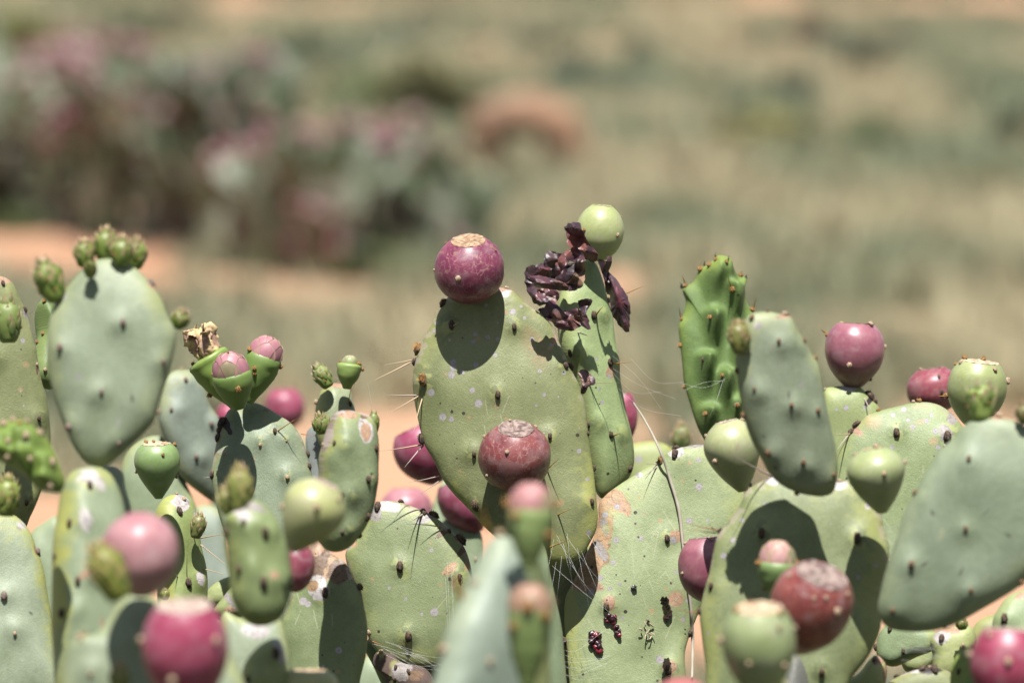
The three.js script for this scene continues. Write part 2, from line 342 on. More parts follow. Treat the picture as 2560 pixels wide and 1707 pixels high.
  const tri = (a, b, e, side) => ((side > 0) === ccw ? idx.push(a, b, e) : idx.push(a, e, b));
  for (const side of [1, -1]) for (let i = 0; i < M; i++) {
    const n = (i + 1) % M, R = rings[side];
    tri(R[0][0], R[1][i], R[1][n], side);
    for (let j = 1; j < K; j++) { tri(R[j][i], R[j + 1][i], R[j + 1][n], side); tri(R[j][i], R[j + 1][n], R[j][n], side); }
  }
  let mat = padMatV;
  if (fine) {
    const w = Math.round(clamp((x1 - x0) / pxm * 1.15, 96, 640)), h = Math.round(clamp((y1 - y0) / pxm * 1.15, 96, 720));
    const t = tex(w, h, (u, v) => { const x = mix(x0, x1, u), y = mix(y0, y1, v); return colour(x, y, Math.min(1.05, inside(x, y))); });
    // uv is in 40 mm units for the relief; the colour map has its own transform over the pad's extent
    t.wrapS = t.wrapT = THREE.ClampToEdgeWrapping;
    t.repeat.set(0.04 / (x1 - x0), 0.04 / (y1 - y0)); t.offset.set(-x0 / (x1 - x0), -y0 / (y1 - y0));
    mat = padMatV.clone(); mat.vertexColors = false; mat.map = t;
  }
  const g = buffer(pos, idx, fine ? null : col, uv), m = part('pad', g, mat, plant);
  if (o.rough) { m.material = mat.clone(); m.material.roughness = o.rough; }
  m.position.copy(C).sub(plant.position);
  m.updateWorldMatrix(true, false);
  for (const a of ar) areole(m, a.px, a.py, a.s, a.k ?? o.ak ?? (young ? 'a' : 'd'));
  for (const e of o.e ?? []) areole(m, e[0], e[1], e[2] ?? 9, e[3] ?? o.ak ?? (young ? 'a' : 'd'));  // on the rim, no swelling below
  for (const s of o.sp ?? []) spine(m, ...s);
  if (o.label) m.userData.label = o.label;
  return m;
}

// ------------------------------------------------ fruits
const PROFILE = {
  barrel: [[0, 0.14], [0.03, 0.36], [0.1, 0.6], [0.22, 0.83], [0.38, 0.97], [0.52, 1], [0.68, 0.97], [0.82, 0.85], [0.93, 0.66], [1, 0.5]],
  tun: [[0, 0.2], [0.04, 0.34], [0.14, 0.56], [0.3, 0.82], [0.48, 0.97], [0.64, 1], [0.8, 0.94], [0.92, 0.8], [1, 0.66]],
  pear: [[0, 0.16], [0.06, 0.26], [0.2, 0.5], [0.4, 0.79], [0.58, 0.96], [0.72, 1], [0.85, 0.93], [0.94, 0.8], [1, 0.64]],
  ovo: [[0, 0.18], [0.05, 0.42], [0.18, 0.72], [0.36, 0.94], [0.5, 1], [0.64, 0.98], [0.79, 0.86], [0.91, 0.67], [1, 0.42]],
  drop: [[0, 0.16], [0.06, 0.28], [0.2, 0.54], [0.38, 0.8], [0.55, 0.96], [0.68, 1], [0.8, 0.92], [0.91, 0.72], [1, 0.42]],
  egg: [[0, 0.16], [0.05, 0.42], [0.15, 0.68], [0.3, 0.9], [0.45, 0.99], [0.6, 1], [0.75, 0.91], [0.88, 0.7], [0.96, 0.44], [1, 0.24]],
};
function axisFrame(o) {
  const { d, lean = 0 } = o, B = at(...o.base, d), L0 = Math.hypot(o.top[0] - o.base[0], o.top[1] - o.base[1]) * pix(d);
  const T = at(...o.top, d - lean * L0), ax = T.clone().sub(B), L = ax.length();
  const y = ax.normalize(), z = cF.clone().negate().addScaledVector(y, y.dot(cF)).normalize(), x = new THREE.Vector3().crossVectors(y, z);
  return { B, L, q: new THREE.Quaternion().setFromRotationMatrix(new THREE.Matrix4().makeBasis(x, y, z)), R: o.w / 2 * pix(d) };
}
function scarGeo(r, depth, seed, tones) {
  const pos = [], idx = [], n = 48, K = 9;
  for (let j = 0; j <= K; j++) for (let i = 0; i < n; i++) {
    const a = i / n * 6.283185, s = j / K, w = 1 + 0.05 * (noise(Math.cos(a) * 2 + seed, Math.sin(a) * 2) - 0.5) * s;
    const y = depth * (s * s - 0.9) + r * 0.055 * (noise(Math.cos(a) * s * 5 + seed, Math.sin(a) * s * 5, 3) - 0.5) + (s > 0.4 ? r * 0.02 * Math.sin(a * 13 + noise(s * 6, a, seed) * 5) : 0);
    pos.push(Math.cos(a) * r * s * w, y, Math.sin(a) * r * s * w);
  }
  for (let j = 0; j < K; j++) for (let i = 0; i < n; i++) { const m = (i + 1) % n, a = j * n + i, b = j * n + m, c = (j + 1) * n + m, e = (j + 1) * n + i; idx.push(a, b, c, a, c, e); }
  return paint(buffer(pos, idx), (x, y, z) => { const a = Math.atan2(z, x), q = Math.hypot(x, z) / r, f = fbm(x / r * 5 + seed, z / r * 5, 2), cr = Math.abs(noise(a * 3.2 + seed, q * 3, 7) - 0.5) < 0.05 || Math.abs(noise(x / r * 4, z / r * 4, seed) - 0.5) < 0.035; return sc3(mix3(tones[0], tones[1], sstep(0.3, 0.7, f)), cr ? 0.45 : 0.85 + 0.3 * f); });
}
const SCAR = { tan: [[0.34, 0.2, 0.11], [0.44, 0.3, 0.19]], grey: [[0.17, 0.1, 0.09], [0.34, 0.26, 0.22]], pink: [[0.44, 0.3, 0.26], [0.5, 0.4, 0.32]], cream: [[0.5, 0.34, 0.2], [0.62, 0.48, 0.33]], green: [[0.33, 0.35, 0.16], [0.36, 0.28, 0.16]] };
function fruit(plant, o) {
  const { B, L, q, R } = axisFrame(o), { prof = 'barrel', c1, c2, n = 72, K = 48, scar = 'grey', seed = Math.round(o.base[0] + o.base[1] * 2), dip = 0.1 } = o;
  const curve = new THREE.SplineCurve(PROFILE[prof].map(([t, r]) => new THREE.Vector2(r, t))), P = curve.getSpacedPoints(K), pos = [], idx = [], uv = [];
  const rim = PROFILE[prof].at(-1)[1];
  P.push(new THREE.Vector2(rim * 0.985, 1.004), new THREE.Vector2(rim * 0.94, 0.99), new THREE.Vector2(rim * 0.8, 0.96), new THREE.Vector2(0, 0.93));
  P.unshift(new THREE.Vector2(0, 0));
  const rows = P.length;
  for (let j = 0; j < rows; j++) for (let i = 0; i <= n; i++) {
    const a = i / n * 6.283185, t = P[j].y, lump = 1 + 0.05 * (noise(Math.cos(a) * 1.3 + seed, t * 2.2, Math.sin(a) * 1.3 + 4) - 0.5) + (o.ribs ?? 0) * Math.cos(a * 5 + t * 2) * (1 - t);
    pos.push(Math.cos(a) * R * P[j].x * lump, t * L, Math.sin(a) * R * P[j].x * lump);
    uv.push(i / n, j / (rows - 1));
  }
  for (let j = 0; j < rows - 1; j++) for (let i = 0; i < n; i++) { const a = j * (n + 1) + i, b = a + 1, e = a + n + 1, f = e + 1; idx.push(a, e, b, b, e, f); }
  let g = buffer(pos, idx, null, uv);
  const nn = g.attributes.normal;                                                // close the seam
  for (let j = 0; j < rows; j++) { const a = j * (n + 1), b = a + n, v = V(nn.getX(a) + nn.getX(b), nn.getY(a) + nn.getY(b), nn.getZ(a) + nn.getZ(b)).normalize(); nn.setXYZ(a, v.x, v.y, v.z); nn.setXYZ(b, v.x, v.y, v.z); }
  const colour = (x, y, z) => {                                                  // skin, on positions in fruit radii
    const f = fbm(x * 2.2 + seed, y * 2.2, z * 2.2), h = fbm(x * 9 + seed, y * 9, z * 9), p = noise(x * 40, y * 40, z * 40);
    let k = mix3(c1, c2, sstep(0.28, 0.72, f * 0.75 + h * 0.25));
    if (o.foot) k = mix3(k, o.foot, sstep(0.42, 0.1, y / (L / R) + 0.25 * (f - 0.5) + 0.12 * (h - 0.5)) * 0.8);
    k = sc3(k, 0.9 + 0.2 * p);
    k = mix3(k, mix3(k, [0.42, 0.36, 0.36], 0.5), 0.4 * sstep(0.5, 0.72, fbm(x * 3.1 + seed * 2, y * 4, z * 3.1)));   // dusty wax, rubbed off in places
    if (h > 0.72 && p > 0.45) k = mix3(k, [0.3, 0.2, 0.13], 0.35);
    if (o.blem) {
      const w = fbm(x * 5 + 31, y * 7, z * 5 + seed);
      k = mix3(k, [0.36, 0.2, 0.13], o.blem * 0.55 * sstep(0.66, 0.74, w) * sstep(0.3, 0.6, h));
      for (const s of [0, 1, 2, 3, 4]) if (Math.abs(noise(x * (4 + s) + s * 17, y * (9 - 1.5 * s), z * 5 + s) - 0.5) < 0.014 && noise(x * 6 + s, y * 6, z * 6 + 40) > 0.5) k = mix3(k, [0.5, 0.3, 0.27], 0.45 * o.blem);
      if (noise(x * 22, y * 22, z * 22 + 5) > 0.9) k = mix3(k, [0.46, 0.33, 0.22], 0.6 * o.blem);
    }
    return k;
  };
  let mat = o.mat ?? fruitMat;
  if (o.tex) {
    const t = tex(640, 320, (u, v) => { const jj = v * (rows - 1), j = Math.min(rows - 2, Math.floor(jj)), f = jj - j, rr = mix(P[j].x, P[j + 1].x, f), y = mix(P[j].y, P[j + 1].y, f) * L / R, a = u * 6.283185; return colour(Math.cos(a) * rr, y, Math.sin(a) * rr); });
    mat = fruitMat.clone(); mat.vertexColors = false; mat.map = t; mat.roughness = o.rough ?? 0.4;
  } else paint(g, (x, y, z) => colour(x / R, y / R, z / R));
  const m = part('fruit', g, mat, plant);
  m.position.copy(B).sub(plant.position); m.quaternion.copy(q);
  m.updateWorldMatrix(true, false);
  if (scar) { const s = part('scar', scarGeo(R * rim * 0.99, R * dip, seed % 97, SCAR[scar]), corkMat, m); s.position.y = L * 1.004; }
  for (const e of o.g ?? []) areole(m, e[0], e[1], e[2] ?? 7, e[3] ?? 'c', 'glochid_tuft');
  for (const s of o.sp ?? []) spine(m, ...s);
  if (o.label) m.userData.label = o.label;
  return m;
}

// ------------------------------------------------ flower buds and young buds
function lathe(profile, n, K, colour, seed, wob = 0.04) {
  const c = new THREE.SplineCurve(profile.map(([t, r]) => new THREE.Vector2(r, t))).getSpacedPoints(K), pos = [], idx = [];
  for (const p of c) for (let i = 0; i < n; i++) { const a = i / n * 6.283185, k = 1 + wob * (noise(Math.cos(a) * 1.6 + seed, p.y * 3, Math.sin(a) * 1.6) - 0.5) * 2; pos.push(Math.cos(a) * p.x * k, p.y, Math.sin(a) * p.x * k); }
  for (let j = 0; j < c.length - 1; j++) for (let i = 0; i < n; i++) { const m = (i + 1) % n, a = j * n + i, b = j * n + m, e = a + n, f = b + n; idx.push(a, e, b, b, e, f); }
  return paint(buffer(pos, idx), colour);
}
// one sepal: a pointed shell of the dome (unit dome, y up), lying over it
function sepal(phi, half, y0, y1, lift, tone, seed) {
  const pos = [], idx = [], nu = 10, nv = 12, col = [];
  for (const side of [0, 1]) for (let j = 0; j <= nv; j++) for (let i = 0; i <= nu; i++) {
    const b = j / nv, a = i / nu * 2 - 1, w = half * Math.pow(Math.max(0, 1 - b ** 2.1), 0.6) + 0.015, el = mix(y0, y1, b), ph = phi + a * w;
    const rr = 1 + lift * (0.4 + 0.6 * b) + 0.035 * Math.abs(a) ** 3 - side * 0.035, ce = Math.cos(el), se = Math.sin(el);
    pos.push(Math.cos(ph) * ce * rr, se * rr, Math.sin(ph) * ce * rr);
    const n = fbm(a * 3 + seed, b * 5, seed), edge = Math.max(sstep(0.62, 1, Math.abs(a)), sstep(0.8, 1, b));
    col.push(...mix3(sc3(tone[0], 0.8 + 0.4 * n), tone[1], edge * (0.35 + 0.5 * n)));
  }
  const N = (nu + 1) * (nv + 1), w1 = nu + 1;
  for (const side of [0, 1]) for (let j = 0; j < nv; j++) for (let i = 0; i < nu; i++) { const a = side * N + j * w1 + i; side ? idx.push(a, a + 1, a + w1, a + 1, a + w1 + 1, a + w1) : idx.push(a, a + w1, a + 1, a + 1, a + w1, a + w1 + 1); }
  const join = (a, b) => { idx.push(a, b, a + N, b, b + N, a + N); };
  for (let j = 0; j < nv; j++) { join(j * w1, (j + 1) * w1); join((j + 1) * w1 + nu, j * w1 + nu); }
  for (let i = 0; i < nu; i++) join(nv * w1 + i, nv * w1 + i + 1);
  return buffer(pos, idx, col);
}
const PINK = [[0.4, 0.17, 0.2], [0.5, 0.34, 0.24]], ROSE = [[0.47, 0.26, 0.24], [0.5, 0.4, 0.2]];
const ovaryTone = (c, s) => (x, y, z) => { const n = fbm(x * 3 + s, y * 3, z * 3); return sc3(mix3(c, [c[0] * 1.5, c[1] * 1.2, c[2] * 1.3], n), 0.9 + 0.2 * noise(x * 20, y * 20, z * 20 + s)); };
// flower bud: green ovary (base to shoulder) with a dome of overlapping sepals above it
function flowerBud(plant, o) {
  const { B, L, q, R } = axisFrame(o), { dome = 0.8, tones = PINK, c = [0.13, 0.235, 0.06], seed = Math.round(o.base[0]) } = o;
  const g = new THREE.Group(); g.name = 'flower_bud'; plant.add(g);
  g.position.copy(B).sub(plant.position); g.quaternion.copy(q);
  const h = L / R, ov = part('ovary', lathe([[0, 0.001], [0.001, 0.3], [h * 0.12, 0.42], [h * 0.35, 0.72], [h * 0.6, 0.93], [h * 0.82, 1], [h * 0.95, 0.96], [h, dome * 0.9], [h * 1.01, 0.001]], 56, 30, ovaryTone(c, seed), seed), buMat, g);
  ov.scale.setScalar(R);
  const shell = new THREE.Group();
  if (dome) {
    const core = part('bud_core', paint(new THREE.SphereGeometry(0.93, 24, 16).deleteAttribute('uv'), () => sc3(tones[0], 0.8)), buMat, g);
    core.scale.set(R * dome, R * dome * (o.tall ?? 1.15), R * dome); core.position.y = L * 0.97;
    const r = rng(seed + 5), rows = [[6, 0.75, -0.35, 0.75, 0.1], [5, 0.85, -0.2, 1.2, 0.05], [5, 0.9, 0, 1.54, 0.0]];
    rows.forEach(([k, half, y0, y1, lift], row) => {
      for (let i = 0; i < k; i++) {
        const tone = row === 0 && (o.greenish ?? 0.5) > r() ? [mix3(tones[0], c, 0.6), tones[1]] : tones, s = part('sepal', sepal((i + 0.5 * (row % 2)) / k * 6.283 + 0.4 + r() * 0.3, half, y0, y1 * (0.92 + r() * 0.1), lift, tone, seed + i + row * 9), buMat, g);
        s.scale.copy(core.scale); s.position.copy(core.position);
      }
    });
  }
  g.updateWorldMatrix(true, true);
  for (const e of o.g ?? []) areole(ov, e[0], e[1], e[2] ?? 8, e[3] ?? 'a', 'glochid_tuft');
  for (const m of [...ov.children]) g.attach(m);                                  // keep to thing > part > sub-part
  return g;
}
// young bud: a small green cone thick with pointed scales
function youngBud(plant, o) {
  const { B, L, q, R } = axisFrame(o), seed = Math.round(o.base[0] * 2 + o.base[1]), r = rng(seed), { tip = [0.48, 0.37, 0.24], body = 0.55 } = o, c = sc3(o.c ?? [0.14, 0.22, 0.035], 0.8);
  const g = new THREE.Group(); g.name = 'young_bud'; plant.add(g);
  g.position.copy(B).sub(plant.position); g.quaternion.copy(q);
  const h = L / R, ov = part('bud_body', lathe([[0, 0.001], [0.001, 0.5], [h * 0.16, 0.78], [h * body, 0.98], [h * 0.8, 0.85], [h * 0.94, 0.45], [h, 0.001]], 32, 18, (x, y, z) => { const t = y / h; return mix3(ovaryTone(c, seed)(x, y, z), mix3(c, tip, 0.25), sstep(body, 0.95, t + 0.2 * (noise(x * 5, y * 5, z * 5) - 0.5))); }, seed, 0.06), buMat, g);
  ov.scale.setScalar(R);
  const list = [], n = o.scales ?? 24;
  for (let i = 0; i < n; i++) {
    const t = 0.28 + 0.68 * (i / n), a = i * 2.39996 + r(), rr = t < body ? mix(0.74, 0.97, t / body) : mix(0.95, 0.25, (t - body) / (1 - body)), len = 0.75 + 0.3 * r();
    const s = new THREE.SphereGeometry(1, 8, 8).deleteAttribute('uv');
    s.scale(0.27, len * 0.6, 0.1); const p = s.attributes.position;
    for (let k = 0; k < p.count; k++) { const y = p.getY(k) / (len * 0.6), f = y > 0 ? 1 - 0.8 * y : 1; p.setX(k, p.getX(k) * f); p.setZ(k, p.getZ(k) * f + 0.07 * y * y); }
    s.translate(0, len * 0.3, 0); s.computeVertexNormals();
    s.rotateX(0.45 * (1 - t) - 0.05); s.translate(0, 0, rr * 1.02); s.rotateY(a); s.translate(0, t * h, 0);
    const tt = mix3(tip, [0.36, 0.2, 0.14], r() * 0.6);
    list.push(paint(s, (x, y) => mix3(sc3(c, 0.9), tt, sstep(0.12, len * 0.6, y - t * h))));
  }
  part('scale_leaves', mergeGeometries(list), buMat, g).scale.setScalar(R);
  const tl = [];
  for (let i = 0; i < 12; i++) { const t = 0.25 + 0.6 * r(), a = r() * 6.283, rr = t < body ? mix(0.74, 0.97, t / body) : mix(0.95, 0.4, (t - body) / (1 - body)), k = AREOLE.a[i % 2].clone(); k.scale(0.13, 0.13, 0.13); k.translate(0, 0, rr + 0.02); k.rotateY(a); k.translate(0, t * h, 0); tl.push(k); }
  part('glochid_tufts', mergeGeometries(tl), hairMat, g).scale.setScalar(R);
  return g;
}
// older lower pads that carry a plant, down to the ground, denser than the frame lets one see
const lowPads = [1, 2, 3].map((s) => { const g = mergeVertices(new THREE.SphereGeometry(1, 26, 18).deleteAttribute('uv').deleteAttribute('normal')), p = g.attributes.position; for (let k = 0; k < p.count; k++) { const x = p.getX(k), y = p.getY(k), z = p.getZ(k), b = 1 + 0.14 * (fbm(x * 3 + s * 5, y * 3, z * 3) - 0.5); p.setXYZ(k, x * b * (0.76 + 0.24 * y) * 0.72, y, z * 0.2 * b + 0.08 * (noise(x * 2 + s, y * 2) - 0.5)); } g.computeVertexNormals(); return paint(g, (x, y, z) => mix3([0.16, 0.2, 0.085], [0.19, 0.135, 0.085], sstep(0.42, 0.7, fbm(x * 4 + s, y * 3, z * 9)))); });
function stem(plant, px, d) {
  const top = at(px, 1745, d), r = rng(Math.round(px)), n = 24;
  for (let i = 0; i < n; i++) {
    const m = part('lower_pad', lowPads[i % 3], corkMat, plant), h = 0.12 + 0.06 * r(), f = i / (n - 1), y = i < 3 ? h * 0.9 : mix(0.2, top.y - h * 1.05, Math.pow(f, 0.5));
    const sp = mix(0.06, 0.17, f);
    m.position.set(top.x - plant.position.x + (r() - 0.5) * 2 * sp, y, top.z - plant.position.z + (r() - 0.5) * 1.6 * sp);
    m.rotation.set((r() - 0.5) * 0.5, (r() - 0.5) * 2.4, (r() - 0.5) * 0.7);
    m.scale.setScalar(h);
  }
}
const cactus = (px, py, d, label, group) => { const p = at(px, py, d), g = thing('prickly_pear_cactus', V(p.x, 0, p.z), label, 'cactus', group); stem(g, px, d + 0.03); return g; };
// ---------------------------------------------------------------- the ground and what stands far behind
const SOIL = [0.46, 0.225, 0.12], SOIL2 = [0.5, 0.29, 0.175], LITTER = [0.33, 0.28, 0.175], GREEN = [0.18, 0.2, 0.11];
// patches of bare soil (+) and of grass (-): centre on the ground, half sizes in metres
const patch = (px, py, wpx, hpx, k) => { const c = onGround(px, py), a = onGround(px, py - hpx), b = onGround(px, py + hpx), w = wpx * pix(c.clone().sub(camera.position).dot(cF)); return [c.x, (a.z + b.z) / 2, w, Math.abs(a.z - b.z) / 2, k]; };
const PATCH = [patch(170, 605, 430, 55, 1.4), patch(640, 730, 360, 40, 1.1), patch(1560, 725, 150, 50, 1.1), patch(1150, 800, 500, 24, 0.6), patch(100, 690, 260, 26, 0.5), patch(2250, 820, 420, 36, 0.9), patch(1900, 900, 300, 20, 0.4), patch(1600, 640, 70, 30, 0.6), patch(700, 640, 260, 30, -0.5), patch(900, 800, 500, 20, 0.3),
  patch(1800, 560, 900, 90, -0.7), patch(1300, 520, 260, 70, -0.6), patch(560, 16, 600, 12, 0.9), patch(1800, 18, 1000, 16, 0.9), patch(2100, 130, 200, 22, 0.6), patch(1750, 270, 180, 26, 0.35), patch(1500, 240, 300, 14, 0.35), patch(2180, 200, 60, 40, 0.6), patch(1280, 130, 160, 20, 0.3),
  patch(430, 1400, 700, 130, 1.4), patch(1300, 1560, 1600, 170, 1.2), patch(900, 1150, 260, 70, 0.8), patch(1500, 900, 1200, 60, -0.3)];
function bare(x, z) {                                                            // 1 bare red soil, 0 grass
  let b = 0.36 + 1.1 * (fbm(x / 1.7 + 3, z / 3.2, 1, 3) - 0.5) + 0.5 * (fbm(x / 0.5, z / 0.9, 8, 2) - 0.5);
  for (const p of PATCH) { const e = ((x - p[0]) / p[2]) ** 2 + ((z - p[1]) / p[3]) ** 2; if (e < 4) b += p[4] * Math.exp(-e * 1.1) * (0.25 + 1.3 * fbm(x * 1.6, z * 1.1, 4, 2)); }
  b -= 0.5 * sstep(-9, -6, z);                                                     // under and before the cacti grass grows
  return clamp(b, 0, 1);
}
{
  const xs = [], zs = [];
  for (const v of [-900, -400, -160, -70, -30, -16]) xs.push(v);
  for (let x = -11; x <= 11.01; x += 0.11) xs.push(x);
  for (const v of [16, 30, 70, 160, 400, 900]) xs.push(v);
  for (const v of [300, 100, 30, 8]) zs.push(v);
  for (let z = 4; z > -10; z -= 0.4) zs.push(z);
  for (let z = -10; z >= -80; z -= 0.2) zs.push(z);
  for (const v of [-90, -110, -150, -220, -400, -800, -1600]) zs.push(v);
  const pos = [], idx = [], col = [], uv = [];
  for (const z of zs) for (const x of xs) {
    pos.push(x, 0.05 * (fbm(x / 2, z / 2, 6) - 0.5), z); uv.push(x / 1.5, z / 1.5);
    const b = sstep(0.38, 0.62, bare(x, z)), n = fbm(x * 1.3, z * 1.3, 2);
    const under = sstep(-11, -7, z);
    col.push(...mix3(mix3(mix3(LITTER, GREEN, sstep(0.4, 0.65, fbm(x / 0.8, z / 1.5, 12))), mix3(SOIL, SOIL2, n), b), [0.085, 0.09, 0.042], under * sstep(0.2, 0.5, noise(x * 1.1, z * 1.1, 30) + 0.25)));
  }
  const n = xs.length;
  for (let j = 0; j < zs.length - 1; j++) for (let i = 0; i < n - 1; i++) { const a = j * n + i; idx.push(a, a + 1, a + n, a + 1, a + n + 1, a + n); }
  const grain = tex(512, 512, (u, v) => { const a = wrapNoise(u, v, 180, 1) * 0.35 + wrapNoise(u, v, 60, 2) * 0.35 + wrapNoise(u, v, 14, 3) * 0.3, k = 0.72 + 0.5 * a; return [k, k, k]; }, true, true);
  const g = part('ground', buffer(pos, idx, col, uv), std({ vertexColors: true, map: grain, roughness: 0.96, bumpMap: grain, bumpScale: 0.01 }), scene);
  g.userData = { kind: 'structure' };
}
// grass: clumps of curved blades, one mass
{
  const r = rng(9), pos = [], idx = [];
  for (let i = 0; i < 16; i++) {
    const a = r() * 6.283, rr = 0.05 * r(), h = 0.08 + 0.1 * r(), b = 0.03 + 0.06 * r(), w = 0.004, x = Math.cos(a) * rr, z = Math.sin(a) * rr, dx = Math.cos(a), dz = Math.sin(a), o = pos.length / 3;
    for (let k = 0; k <= 3; k++) { const t = k / 3, ww = w * (1 - 0.85 * t); pos.push(x + dx * b * t * t - dz * ww, h * t, z + dz * b * t * t + dx * ww, x + dx * b * t * t + dz * ww, h * t, z + dz * b * t * t - dx * ww); }
    for (let k = 0; k < 3; k++) idx.push(o + k * 2, o + k * 2 + 1, o + k * 2 + 2, o + k * 2 + 1, o + k * 2 + 3, o + k * 2 + 2);
  }
  const N = 42000, list = [];
  for (let i = 0; i < N * 4 && list.length < N; i++) { const t = r(), z = -(9 + 62 * Math.pow(t, 0.8)), x = (r() - 0.5) * (Math.abs(z) * 0.29 + 3.5); const b = bare(x, z); if (b < 0.5 + 0.2 * (r() - 0.5)) list.push([x, z]); }
  const m = new THREE.InstancedMesh(buffer(pos, idx), std({ color: 0xffffff, roughness: 0.8, side: THREE.DoubleSide }), list.length), M = new THREE.Matrix4(), Q = new THREE.Quaternion(), c = new THREE.Color();
  list.forEach(([x, z], i) => {
    const s = 0.7 + r() * 1.1;
    m.setMatrixAt(i, M.compose(V(x, 0, z), Q.setFromAxisAngle(V(0, 1, 0), r() * 6.283), V(s * 1.2, s * (0.5 + 0.6 * r()), s * 1.2)));
    const k = fbm(x / 0.9 + 5, z / 2.4, 3), t = mix3([0.4, 0.345, 0.205], [0.175, 0.203, 0.115], sstep(0.42, 0.58, k + 0.25 * (r() - 0.5)));
    m.setColorAt(i, c.setRGB(...sc3(t, 0.8 + 0.4 * r())));
  });
  m.name = 'grass'; m.castShadow = m.receiveShadow = true;
  m.userData = { kind: 'stuff', label: 'short dry olive grass covering the red soil behind the cacti', category: 'grass' };
  scene.add(m);
}
// low bushes of the plain
function bush(px, py, wpx, hpx, c, label, name = 'bush', group = 'bushes on the plain') {
  const g0 = onGround(px, py), d = g0.clone().sub(camera.position).dot(cF), w = wpx * pix(d) / 2, h = hpx * pix(d), r = rng(Math.round(px * 3 + py)), t = thing(name, g0, label, 'bush', group);
  const st = [];
  for (let i = 0; i < 7; i++) { const a = r() * 6.283, b = V(Math.cos(a) * w * 0.6 * r(), h * (0.5 + 0.35 * r()), Math.sin(a) * w * 0.6 * r()); st.push(new THREE.TubeGeometry(new THREE.CatmullRomCurve3([V(0, 0, 0), b.clone().multiplyScalar(0.5).add(V((r() - 0.5) * 0.1, h * 0.1, 0)), b]), 6, 0.012, 5)); }
  part('stem', mergeGeometries(st), std({ color: new THREE.Color(0.12, 0.085, 0.06), roughness: 0.9 }), t);
  const pos = [], idx = [], col = [], clumps = Array.from({ length: 16 }, () => { const a = r() * 6.283, q = Math.sqrt(r()); return [Math.cos(a) * q * w * 0.8, h * (0.25 + 0.6 * r()) * (1 - 0.45 * q * q), Math.sin(a) * q * w * 0.8, 0.25 + 0.25 * r()]; });
  const n = Math.round(clamp(w * h * 9000, 1200, 6000));
  for (let i = 0; i < n; i++) {
    const k = clumps[Math.floor(r() * 16)], u = V(r() - 0.5, r() - 0.5, r() - 0.5).normalize().multiplyScalar(Math.cbrt(r())), c0 = V(k[0] + u.x * k[3] * w, Math.max(0.02, k[1] + u.y * k[3] * h), k[2] + u.z * k[3] * w);
    const s = 0.026 + 0.036 * r(), A = V(r() - 0.5, r() - 0.5, r() - 0.5).normalize(), B = new THREE.Vector3().crossVectors(A, V(r() - 0.5, r() + 0.2, r() - 0.5)).normalize(), o = pos.length / 3;
    for (const [a, b] of [[-1, 0], [0, 0.5], [1, 0], [0, -0.5]]) { const q = c0.clone().addScaledVector(A, a * s).addScaledVector(B, b * s); pos.push(q.x, q.y, q.z); }
    idx.push(o, o + 1, o + 2, o, o + 2, o + 3);
    const tone = sc3(mix3(c, [c[0] * 1.5, c[1] * 1.4, c[2] * 1.2], r()), 0.75 + 0.5 * r());
    for (let q = 0; q < 4; q++) col.push(...tone);
  }
  part('foliage', buffer(pos, idx, col), vMat(0.75, { side: THREE.DoubleSide }), t);
  return t;
}
const BO = [0.1, 0.1, 0.035], BG = [0.085, 0.115, 0.065], BY = [0.2, 0.19, 0.07], BD = [0.06, 0.085, 0.06], BR = [0.17, 0.13, 0.09];
bush(1080, 335, 330, 190, BO, 'dark olive bush behind the brown grazing animal');
bush(920, 300, 260, 130, [0.1, 0.15, 0.05], 'fresh green bush left of the dark olive bush');
bush(760, 190, 300, 110, BG, 'grey green bush above the left end of the fresh green bush');
bush(960, 130, 280, 90, BD, 'dark grey green bush far off at the top, left of the middle');
bush(380, 100, 330, 80, BG, 'wide grey green bush at the top left above the far cacti');
bush(60, 160, 180, 140, [0.17, 0.19, 0.07], 'yellow green bush at the top left corner');
bush(2000, 280, 130, 110, BD, 'small dark round bush right of the middle, standing alone');
bush(1840, 250, 90, 60, BD, 'little dark bush left of the lone dark round bush');
bush(1900, 400, 280, 120, BY, 'straw yellow bush with a brown underside right of the animal');
bush(1545, 350, 240, 60, BD, 'flat dark bush close to the head end of the animal');
bush(1440, 235, 170, 90, BD, 'blue green bush above and right of the animal');
bush(1610, 185, 90, 80, BD, 'narrow dark bush in the upper middle of the plain');
bush(2440, 520, 220, 90, [0.1, 0.095, 0.04], 'dark olive bush near the right edge of the grass');
bush(2170, 420, 160, 120, [0.11, 0.15, 0.07], 'green bush between the straw yellow bush and the right edge');
bush(2400, 270, 200, 60, BG, 'low green bush near the right edge high up');
bush(2080, 130, 160, 50, BD, 'low dark bush at the top right, left of two others');
bush(2330, 170, 150, 50, BD, 'low dark bush at the top right, right of two others');
bush(1900, 150, 140, 50, BR, 'brownish low bush at the top, right of the middle');
bush(1350, 90, 200, 50, BR, 'brownish low bush at the top middle');
bush(2520, 400, 130, 120, BG, 'grey green bush cut by the right edge');
bush(1700, 470, 200, 60, BR, 'low brownish bush below the straw yellow bush');
bush(2200, 560, 260, 50, [0.14, 0.15, 0.06], 'low olive bush in the grass right of the middle');
bush(950, 700, 300, 70, [0.12, 0.15, 0.05], 'green weeds at the foot of the far right cactus');
bush(720, 660, 180, 60, [0.13, 0.15, 0.06], 'green weeds at the foot of the middle far cactus');
bush(40, 590, 120, 60, [0.1, 0.13, 0.05], 'green weeds at the left edge beside bare soil');
bush(1450, 840, 300, 50, [0.15, 0.17, 0.07], 'low grassy tuft behind the central pads');
bush(2150, 690, 280, 40, [0.17, 0.18, 0.08], 'low grassy tuft behind the ribbed young pad');

